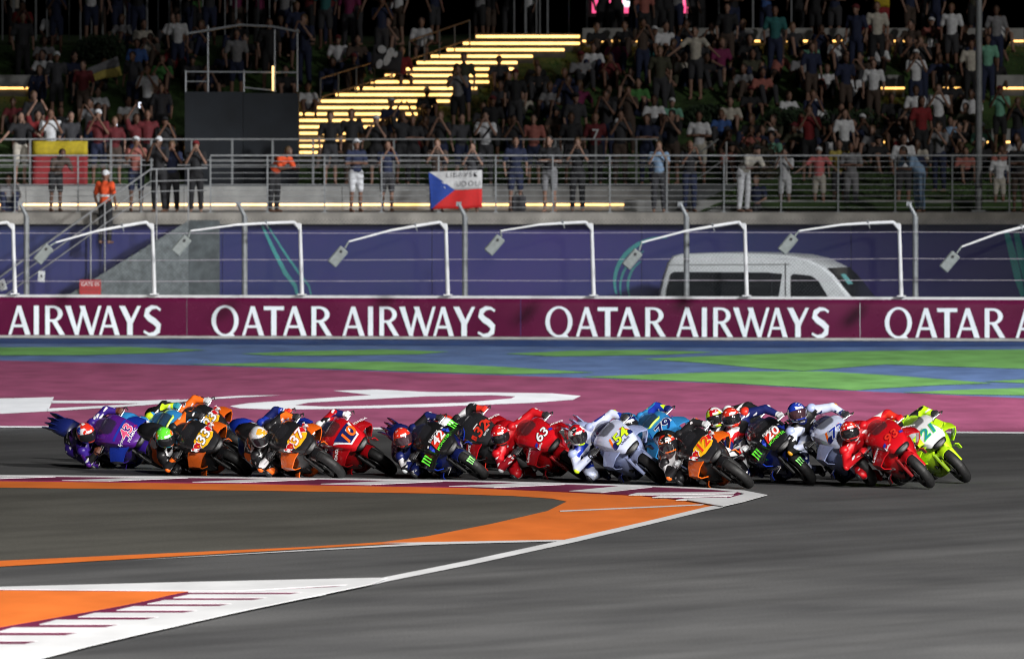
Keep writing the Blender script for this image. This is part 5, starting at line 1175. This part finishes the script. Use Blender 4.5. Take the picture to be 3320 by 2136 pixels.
def put(x, Y, z, top, kind, zone, legs=None, legc=None, yaw=None, scale=None, hat=None, skin=None, special=None):
    PEOPLE.append(dict(x=x, Y=Y, z=z, top=top, kind=kind, zone=zone, legs=legs or rp_.choice(['shorts', 'trousers']), legc=legc or rp_.choice(['black', 'navy', 'charcoal', 'black', 'charcoal', 'brown', 'navy']), yaw=rp_.uniform(-28, 28) if yaw is None else yaw,
                       s=rp_.uniform(.94, 1.06) if scale is None else scale, hat=hat or rp_.choice(['hair'] * 7 + ['long_hair'] * 3 + ['cap']), skin=rp_.randrange(4) if skin is None else skin, sp=special))
def on_bank(hx, hy, top, kind, **kw):
    """find the spot on the bank where this pose puts the head at the pixel"""
    best = None
    if 'scale' not in kw: kw['scale'] = rp_.uniform(.94, 1.06)
    Y = 252.6
    while Y < 272:
        x = W(hx, hy, Y).x; z = bank_z(x, Y) + HH[kind] * kw['scale']; e = abs(W(hx, hy, Y).z - z)
        if (x > xw(1700, 258) or Y > 259.6) and (best is None or e < best[0]): best = (e, x, Y)
        Y += .1
    e, x, Y = best; z = bank_z(x, Y)
    zone = 'lower lawn' if Y < 261.6 else ('middle bank' if Y < 264.6 else ('upper bank' if Y < 267.7 else 'hilltop'))
    put(x, Y, z, top, kind, zone, **kw)
def on_plat(px, Y, top, kind, **kw):
    put(xw(px, Y), Y, PZ, top, kind, 'platform', **kw)
def on_walk(px, top, kind, Y=None, **kw):
    Y = Y or YBN + 1.05; put(xw(px, Y), Y, ZW, top, kind, 'walkway', **kw)

# people the photograph shows plainly -------------------------------------------------
P1, P2 = YW + .9, YW + 2.6
on_plat(372, P1, 'black', 'film', legs='trousers', legc='black', special='photographer in black with blue bag at the top of the concrete stairs'); on_plat(402, P1 + .6, 'navy', 'film', legs='trousers', legc='black'); on_plat(458, P1, 'black', 'film', legs='trousers', legc='black', hat='cap', special='person in black with red cap filming beside the stair top')
on_plat(640, YW + .7, 'orange', 'bend', legs='trousers', legc='black', yaw=50, special='steward in bright orange vest bending at the platform railing', scale=1.0)
on_plat(832, P1, 'navy', 'cross', legs='shorts', legc='white', hat='cap', special='person with white cap and white shorts standing on the platform'); on_plat(905, P1 + .4, 'navy', 'film', legs='shorts', legc='charcoal')
on_plat(1022, P1, 'brown', 'film', legs='trousers', legc='black', yaw=0); on_plat(1104, P1, 'charcoal', 'film', legs='trousers', legc='black', yaw=0)
on_plat(1205, P2, 'navy', 'stand', legs='shorts', legc='navy'); on_plat(1285, P1, 'black', 'cross', legs='shorts', legc='grey'); on_plat(1350, P2, 'black', 'film', legs='trousers', legc='black')
on_plat(1540, P1, 'pale_blue', 'film', legs='trousers', legc='charcoal', special='person in pale blue shirt on the platform near the light strip end'); on_plat(1612, P1, 'black', 'film', legs='trousers', legc='navy')
on_plat(1738, P1, 'cream', 'bend', legs='trousers', legc='white', yaw=40); on_plat(1768, P2, 'navy', 'seat', legs='trousers', legc='charcoal', yaw=-20); on_plat(1835, P2, 'white', 'film', legs='shorts', legc='white', special='person in white tank top filming with raised elbows on the platform', scale=.86)
on_plat(1915, P2, 'pink', 'wide', legs='shorts', legc='cream', hat='cap', special='person in bright pink top and white cap on the platform', scale=.88); on_plat(1962, P2 + .2, 'yellow', 'stand', legs='shorts', legc='charcoal', scale=.98); on_plat(1990, P2, 'grey', 'cross', legs='trousers', legc='grey')
on_plat(2112, P2 + .2, 'white', 'stand', legs='shorts', legc='charcoal'); on_plat(2150, P1, 'pale_blue', 'bend', legs='trousers', legc='pale_blue', yaw=-60, special='person in pale blue dress bending at the railing left of the lamp pole'); on_plat(2336, P2, 'white', 'stand', legs='shorts', legc='cream', scale=.82, special='small person in white tank top right of the lamp pole'); on_plat(2382, P1, 'black', 'cross')
on_plat(20, P2, 'grey', 'sit', legs='trousers'); on_plat(130, P1 + .8, 'brown', 'bend', legs='shorts'); on_plat(318, P1 + 1.2, 'salmon', 'film', legs='shorts')
put(W(246, 520, YS + .6).x, YS + .6, PZ - .72, 'orange', 'stand', 'concrete stairs', legs='trousers', legc='black', yaw=150, special='steward in orange vest walking down the concrete stairs', hat='cap')
on_walk(47, 'black', 'wide', legs='shorts', legc='cream', special='person in black spreading both arms along the walkway railing at far left'); on_walk(118, 'white', 'film', special='person in white shirt at the walkway railing above the yellow and red flag', legc='black'); on_walk(88, 'red', 'arms_up', Y=YBN + 2.0)
for px, c, k in ((165, 'charcoal', 'stand'), (230, 'dark_red', 'film'), (268, 'dark_red', 'stand'), (318, 'dark_red', 'arms_up'), (345, 'dark_red', 'stand'), (385, 'black', 'film'), (772, 'black', 'stand'), (822, 'black', 'stand'), (880, 'black', 'film'), (940, 'black', 'arms_up'), (965, 'black', 'cross'), (1030, 'black', 'film'), (1078, 'charcoal', 'stand'),
                 (1200, 'black', 'film'), (1248, 'salmon', 'stand'), (1335, 'black', 'stand'), (1450, 'charcoal', 'film'), (1512, 'navy', 'cross'), (1572, 'black', 'film')):
    on_walk(px, c, k)
on_walk(1135, 'white', 'film', special='person in white shirt with dark shoulder strap at the walkway railing', legc='charcoal', scale=1.02); on_walk(1392, 'dark_red', 'stand', special='person in dark red shirt with a white 7 at the walkway railing', yaw=0, scale=1.0); on_walk(1634, 'white', 'cross', Y=YBN + 1.6, legc='cream', special='broad person in pale shirt leaning by the sloping handrail', yaw=0)
for hx, hy, c, k in ((2042, 149, 'white', 'stand'), (2141, 126, 'white', 'film'), (2055, 104, 'white', 'sit'), (2152, 96, 'black', 'film'), (2309, 92, 'mint', 'stand'), (2270, 106, 'cream', 'stand'), (1845, 222, 'white', 'sit'), (1908, 243, 'white', 'recline'), (2026, 218, 'black', 'seat'), (2141, 212, 'white', 'cross'), (2194, 207, 'white', 'film'),
    (2272, 220, 'white', 'seat'), (2338, 212, 'mint', 'film'), (2084, 228, 'black', 'seat'), (1966, 318, 'white', 'recline'), (2039, 304, 'grey', 'sit'), (2116, 300, 'white', 'recline'), (2196, 296, 'grey', 'film'), (2243, 296, 'black', 'sit_film'), (2380, 238, 'black', 'film'), (2377, 322, 'white', 'sit'),
    (2225, 20, 'white', 'stand'), (2178, 50, 'salmon', 'sit'), (2191, 78, 'white', 'sit'), (1897, 112, 'navy', 'stand'), (1905, 168, 'salmon', 'sit'), (1934, 160, 'white', 'sit'), (1992, 172, 'white', 'sit'), (1555, 62, 'white', 'seat'), (1626, 74, 'cream', 'wide'), (1686, 102, 'magenta', 'seat'), (1387, 112, 'white', 'sit'), (1426, 134, 'dark_red', 'sit_film'), (1358, 134, 'grey', 'sit'),
    (1529, 234, 'white', 'sit'), (1571, 240, 'mint', 'sit'), (1476, 170, 'black', 'sit_film'), (1707, 236, 'cream', 'sit'), (1686, 266, 'blue', 'sit'), (1809, 124, 'salmon', 'recline'), (1783, 168, 'salmon', 'sit'), (1738, 160, 'grey', 'sit'), (1205, 172, 'black', 'stand'), (1285, 205, 'grey', 'sit'), (1330, 185, 'navy', 'film'), (1300, 262, 'brown', 'sit'), (1460, 262, 'white', 'sit'),
    (300, 238, 'white', 'sit'), (320, 100, 'blue', 'stand'), (346, 162, 'white', 'film'), (195, 152, 'dark_red', 'stand'), (408, 108, 'red', 'sit'), (790, 92, 'white', 'seat'), (938, 118, 'red', 'seat'), (985, 52, 'white', 'seat'), (120, 24, 'white', 'seat'), (212, 240, 'grey', 'film'), (230, 214, 'white', 'sit'), (415, 42, 'white', 'stand'), (720, 205, 'white', 'sit'), (30, 240, 'dark_red', 'sit'), (2050, 15, 'cream', 'stand'), (2002, 22, 'navy', 'stand'), (1812, 24, 'teal', 'stand'), (1700, 20, 'black', 'stand')):
    on_bank(hx, hy, c, k)
for px, k in ((1411, 'stand'), (1441, 'film'), (1540, 'stand'), (1558, 'cross')):
    put(xw(px, 269.3), 269.3, bank_z(xw(px, 269.3), 269.3), 'black', k, 'hilltop', legs='trousers', legc='black', scale=1.08)
for k_ in range(15):
    px = 1400 + k_ * 66 + rp_.uniform(-10, 10); Y = rp_.uniform(267.0, 267.45); put(xw(px, Y), Y, bank_z(xw(px, Y), Y), rp_.choice(['black', 'navy', 'charcoal', 'black', 'brown', 'olive', 'grey', 'dark_red', 'white']), rp_.choice(['sit', 'sit', 'sit_film', 'recline']), 'upper bank')
# the dim rest of the crowd, filled in where nobody stands yet --------------------------
taken = [(p['x'], p['Y']) for p in PEOPLE]
def free(x, Y, d=.46): return all((x - a) ** 2 + ((Y - b) * .8) ** 2 > d * d for a, b in taken)
def in_steps(x, Y):
    if not 260.5 < Y < 268.8: return False
    y = 86 + (268 - Y) / .36 * 15.2
    return W(lerp_tab(LE, y), y, Y).x - .25 < x < W(lerp_tab(RE, y), y, Y).x + .15
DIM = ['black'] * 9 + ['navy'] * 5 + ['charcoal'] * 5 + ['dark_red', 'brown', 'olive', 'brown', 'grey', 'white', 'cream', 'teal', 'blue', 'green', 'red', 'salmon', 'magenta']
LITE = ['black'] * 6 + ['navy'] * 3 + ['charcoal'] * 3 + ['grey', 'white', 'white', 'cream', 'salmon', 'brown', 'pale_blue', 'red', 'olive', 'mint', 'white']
SHR = [(W(1770, 372, 257).x, 257, .75), (W(1655, 232, 263.2).x, 263.2, .75), (W(1838, 232, 262.6).x, 262.6, .8), (W(1985, 240, 262.4).x, 262.4, .9), (W(215, 95, 267).x, 267, .9), (W(1590, 318, 260.2).x, 260.2, .6)]
n_fill = 0; tries = 0
while n_fill < 150 and tries < 9000:
    tries += 1
    Y = rp_.choice([260.6, 261.6, 262.6, 263.7, 264.6, 265.5, 266.5, 267.6]) + rp_.uniform(-.25, .25); x = rp_.uniform(-12.2, 12.2) * Y / 265
    right = x > xw(1690, 258)
    if rp_.random() < .22 and right: Y = rp_.uniform(256.5, 260.4)
    if not free(x, Y, .5) or in_steps(x, Y) or any((x - a) ** 2 + (Y - b) ** 2 < r * r for a, b, r in SHR): continue
    if xw(425, 258) < x < xw(705, 258) and Y < 264.5: continue
    if xw(1000, 260) < x < xw(1320, 260) and Y < 262.5 and rp_.random() < .6: continue
    k = rp_.choice(['sit', 'sit', 'sit_film', 'sit', 'recline', 'stand', 'film', 'sit_film', 'sit'])
    z = bank_z(x, Y); zone = 'lower lawn' if Y < 261.6 else ('middle bank' if Y < 264.6 else 'upper bank')
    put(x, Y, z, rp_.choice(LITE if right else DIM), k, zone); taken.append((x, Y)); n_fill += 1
n_fill = 0; tries = 0
while n_fill < 42 and tries < 3000:
    tries += 1; Y = rp_.uniform(268.9, 272.5); x = rp_.uniform(-12.4, 12.4) * Y / 265
    if not free(x, Y, .52) or in_steps(x, Y): continue
    if xw(1130, 268) < x < xw(1370, 268) and Y < 270: continue
    put(x, Y, bank_z(x, Y), rp_.choice(DIM), rp_.choice(['stand', 'film', 'stand', 'cross']), 'hilltop', yaw=rp_.uniform(-60, 60)); taken.append((x, Y)); n_fill += 1

PH = {'stand': 'standing', 'film': 'filming', 'arms_up': 'with both arms raised', 'cross': 'with folded arms', 'wide': 'with arms spread', 'bend': 'bending forward', 'sit': 'sitting', 'sit_film': 'sitting and filming', 'recline': 'leaning back', 'seat': 'seated', 'seat_film': 'seated and filming', 'seat_up': 'seated with raised arms'}
zones = {}
for p in PEOPLE:
    if p['zone'] in ('upper bank', 'middle bank', 'lower lawn', 'hilltop'):
        sd = 'left' if p['x'] < xw(1000, 264) else ('right' if p['x'] > xw(1720, 264) else 'middle'); w_ = p['zone'].split()
        p['zone'] = {'upper bank': 'upper bank at ', 'middle bank': 'mid bank at ', 'lower lawn': 'low bank at ', 'hilltop': 'hilltop at '}[p['zone']] + ('centre' if sd == 'middle' else sd)
    zones.setdefault(p['zone'], []).append(p)
for zn, ps in zones.items():
    ps.sort(key=lambda q: q['x'] / q['Y'])
    for i, p in enumerate(ps):
        mw = Matrix.Translation((p['x'], p['Y'], p['z'] - .015)) @ Matrix.Rotation(R(p['yaw']), 4, 'Z') @ Matrix.Scale(p['s'], 4)
        o = obj('person', SP[p['kind']], SKIN[p['skin']]); o.matrix_world = mw
        colw = p['top'].replace('_', ' ')
        tag(o, p['sp'] or f"spectator in {colw} top {PH[p['kind']]}, {ordinal(i + 1)} from left on {zn}", 'person', 'spectators on ' + zn)
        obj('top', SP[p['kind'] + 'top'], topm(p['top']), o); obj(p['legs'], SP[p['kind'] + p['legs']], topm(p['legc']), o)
        hm = topm('red') if p['sp'] and 'red cap' in p['sp'] else topm(rp_.choice(['white', 'white', 'black', 'dark_red'])) if p['hat'] == 'cap' and not (p['sp'] and 'white cap' in p['sp']) else topm('white') if p['hat'] == 'cap' else HAIR[rp_.randrange(4)]
        obj('cap' if p['hat'] == 'cap' else 'hair', SP[p['kind'] + p['hat']], hm, o)
        if p['sp'] and 'white 7' in p['sp']:
            q = place2d(text_pts('7', .34, .01), (0, -.172, 1.22), (1, 0, 0), (0, 0, 1), .004); obj('shirt_number', q.mesh('shirt_number'), topm('white'), o)
        if p['sp'] and 'steward' in p['sp']:
            J = pose(p['kind']); c = J['chest']; w_ = J['pel'].lerp(c, .55)
            obj('reflective_band', MB().loft([[(w_.x + .152 * math.cos(t), w_.y + .152 * math.sin(t), w_.z + dz) for t in [k * math.pi / 8 for k in range(16)]] for dz in (-.02, .03)], caps=False).mesh('reflective_band'), topm('white'), o)
        if p['sp'] and 'shoulder strap' in p['sp']:
            obj('strap', MB().box((0, -.150, 1.20), (.05, .012, .52), Matrix.Rotation(R(38), 3, 'Y')).mesh('strap'), topm('black'), o)

# ---- flags, banner, bags
def cloth_sheet(name, A_, B_, C_, D_, n, m, wav, mat, parent=None, seed=0, sub=None):
    """A top left, B top right, C bottom right, D bottom left"""
    r = random.Random(seed); vs = []
    u0, v0 = sub[0] if sub else 0, sub[1] if sub else 0; u1, v1 = sub[2] if sub else 1, sub[3] if sub else 1
    for j in range(m + 1):
        for i in range(n + 1):
            u, v = u0 + (u1 - u0) * i / n, v0 + (v1 - v0) * j / m
            p = (A_ * (1 - u) + B_ * u) * (1 - v) + (D_ * (1 - u) + C_ * u) * v
            vs.append(p + V((0, wav * math.sin(u * 13 + v * 3 + seed), wav * .4 * math.sin(u * 8 + seed) * (1 if v > .02 else 0))))
    mb = MB(); mb.add(vs, [(j * (n + 1) + i, j * (n + 1) + i + 1, (j + 1) * (n + 1) + i + 1, (j + 1) * (n + 1) + i) for j in range(m) for i in range(n)])
    me = mb.mesh(name, smooth=True); bm = bmesh.new(); bm.from_mesh(me); bmesh.ops.solidify(bm, geom=bm.faces[:], thickness=.006); bm.to_mesh(me); bm.free(); return obj(name, me, mat, parent)
YF = YR - .07
fl = empty('flag', W(1065, 490, YF)); tag(fl, 'white red and blue flag with handwritten lettering hanging on the platform railing', 'flag')
A_, B_, C_, D_ = W(1002, 402, YF), W(1127, 398, YF), W(1127, 486, YF), W(1008, 490, YF)
FW, FR, FB = M('flag white', (.50, .50, .50), rough=.8, var=.1), M('flag red', (.50, .012, .012), rough=.8, var=.12), M('flag blue', (.012, .045, .26), rough=.8, var=.12)
under(cloth_sheet('white_half', A_, B_, C_, D_, 14, 5, .02, FW, None, 0, (0, 0, 1, .5)), fl); under(cloth_sheet('red_half', A_, B_, C_, D_, 14, 5, .02, FR, None, 0, (0, .502, 1, 1)), fl)
tri = [(A_, 0, 0), (D_, 0, 1), ((A_ * .54 + B_ * .46) * .5 + (D_ * .54 + C_ * .46) * .5, .46, .5)]
vs, fs = [], []
for j in range(9):
    for i in range(9):
        v_ = j / 8; um = .48 * (1 - abs(2 * v_ - 1)); u_ = um * i / 8; p = (A_ * (1 - u_) + B_ * u_) * (1 - v_) + (D_ * (1 - u_) + C_ * u_) * v_
        vs.append(p + V((0, .02 * math.sin(u_ * 13 + v_ * 3) - .012, .008 * math.sin(u_ * 8))))
mb = MB(); mb.add(vs, [(j * 9 + i, j * 9 + i + 1, (j + 1) * 9 + i + 1, (j + 1) * 9 + i) for j in range(8) for i in range(8)]); under(mb.build('blue_wedge', FB), fl)
INK = M('flag ink', (.06, .06, .07))
for tx, x, y, sz in (('LIBAVSK', 1080, 409, .17), ('UDOLI', 1095, 430, .17)):
    under(place2d(text_pts(tx, sz, -.012, 0, 1.25), W(x, y, YF - .035), (1, 0, .03), (0, 0, 1), .003).build('lettering', INK), fl)
f2 = empty('flag', W(140, 440, Y2 - .05)); tag(f2, 'yellow and red striped flag hung on the walkway railing at left', 'flag')
A_, B_, C_, D_ = W(76, 330, Y2 - .06), W(205, 330, Y2 - .06), W(205, 440, Y2 - .06), W(76, 440, Y2 - .06)
FY = M('flag yellow', (.42, .32, .012), rough=.8, var=.2); FDR = M('flag dark red', (.22, .012, .016), rough=.8, var=.2)
under(cloth_sheet('yellow_band', A_, B_, C_, D_, 12, 3, .025, FY, None, 2, (0, 0, 1, .30)), f2); under(cloth_sheet('red_band', A_, B_, C_, D_, 12, 5, .025, FDR, None, 2, (0, .302, 1, 1)), f2)
f3 = empty('flag', W(2065, 60, 268.3)); tag(f3, 'small yellow and red flag worn by a hilltop spectator near the top right', 'flag')
A_, B_, C_, D_ = W(2044, -6, 268.3), W(2080, -6, 268.3), W(2078, 52, 268.3), W(2050, 52, 268.3)
under(cloth_sheet('yellow_band', A_, B_, C_, D_, 5, 3, .03, FY, None, 3, (0, 0, 1, .4)), f3); under(cloth_sheet('red_band', A_, B_, C_, D_, 5, 3, .03, FDR, None, 3, (0, .402, 1, 1)), f3)
f4 = empty('flag', W(255, 190, 264.5)); tag(f4, 'dim grey and yellow flag held up on the dark left bank', 'flag')
A_, B_, C_, D_ = W(205, 160, 264.3), W(275, 132, 264.3), W(285, 176, 264.3), W(200, 195, 264.3)
under(cloth_sheet('grey_band', A_, B_, C_, D_, 6, 3, .04, topm('grey'), None, 4, (0, 0, 1, .5)), f4); under(cloth_sheet('yellow_band', A_, B_, C_, D_, 6, 3, .04, topm('yellow'), None, 4, (0, .502, 1, 1)), f4)
bn = empty('picture_banner', W(905, 178, 264.4)); tag(bn, 'dark banner with pale picture shapes held beside the lit steps handrail', 'banner')
A_, B_, C_, D_ = W(874, 104, 264.2), W(942, 122, 264.2), W(936, 172, 264.2), W(866, 158, 264.2)
under(cloth_sheet('sheet', A_, B_, C_, D_, 8, 5, .015, topm('charcoal'), None, 5), bn)
for cx, cy, rx, rz in ((893, 116, .11, .10), (913, 124, .10, .13), (905, 140, .09, .16), (887, 150, .08, .12), (925, 128, .05, .08)):
    p = W(cx, cy, 264.13); under(MB().ball(p, (rx, .006, rz), Matrix.Rotation(R(20), 3, 'Y')).build('picture_shape', topm('white')), bn)
for x, y, w_, h_, c, lb in ((1213, 500, .34, .38, 'black', 'black travel bag standing on the platform near the railing'), ):
    p = W(x, 497, P1); e = empty('bag', (p.x, P1, PZ)); tag(e, lb, 'bag')
    under(obj('case', MB().box((p.x, P1, PZ + h_ / 2 + .02), (w_, .22, h_)).mesh('case', bevel=.04), topm('charcoal')), e); under(MB().tube([(p.x - .08, P1, PZ + h_), (p.x - .08, P1, PZ + h_ + .09), (p.x + .08, P1, PZ + h_ + .09), (p.x + .08, P1, PZ + h_)], .012, n=6).build('handle', BLACK), e)
PHG = glow('phone glow', (.75, .82, 1.0), 1.1)
for x, y, Y, lb in ((271, 398 / 1.0 * 288 / 398, 256.6, 'lit phone held up above the walkway railing at left'), (327, 246, 258.0, 'bright phone held high over an orange shirt at left'), (2072, 412, P2 - .4, None)):
    if lb:
        p = W(x, y, Y); e = empty('phone', p); tag(e, lb, 'phone'); under(MB().box(p, (.075, .012, .15)).build('case', BLACK), e); under(MB().box(p + V((0, -.009, 0)), (.066, .004, .135)).build('display', PHG), e)
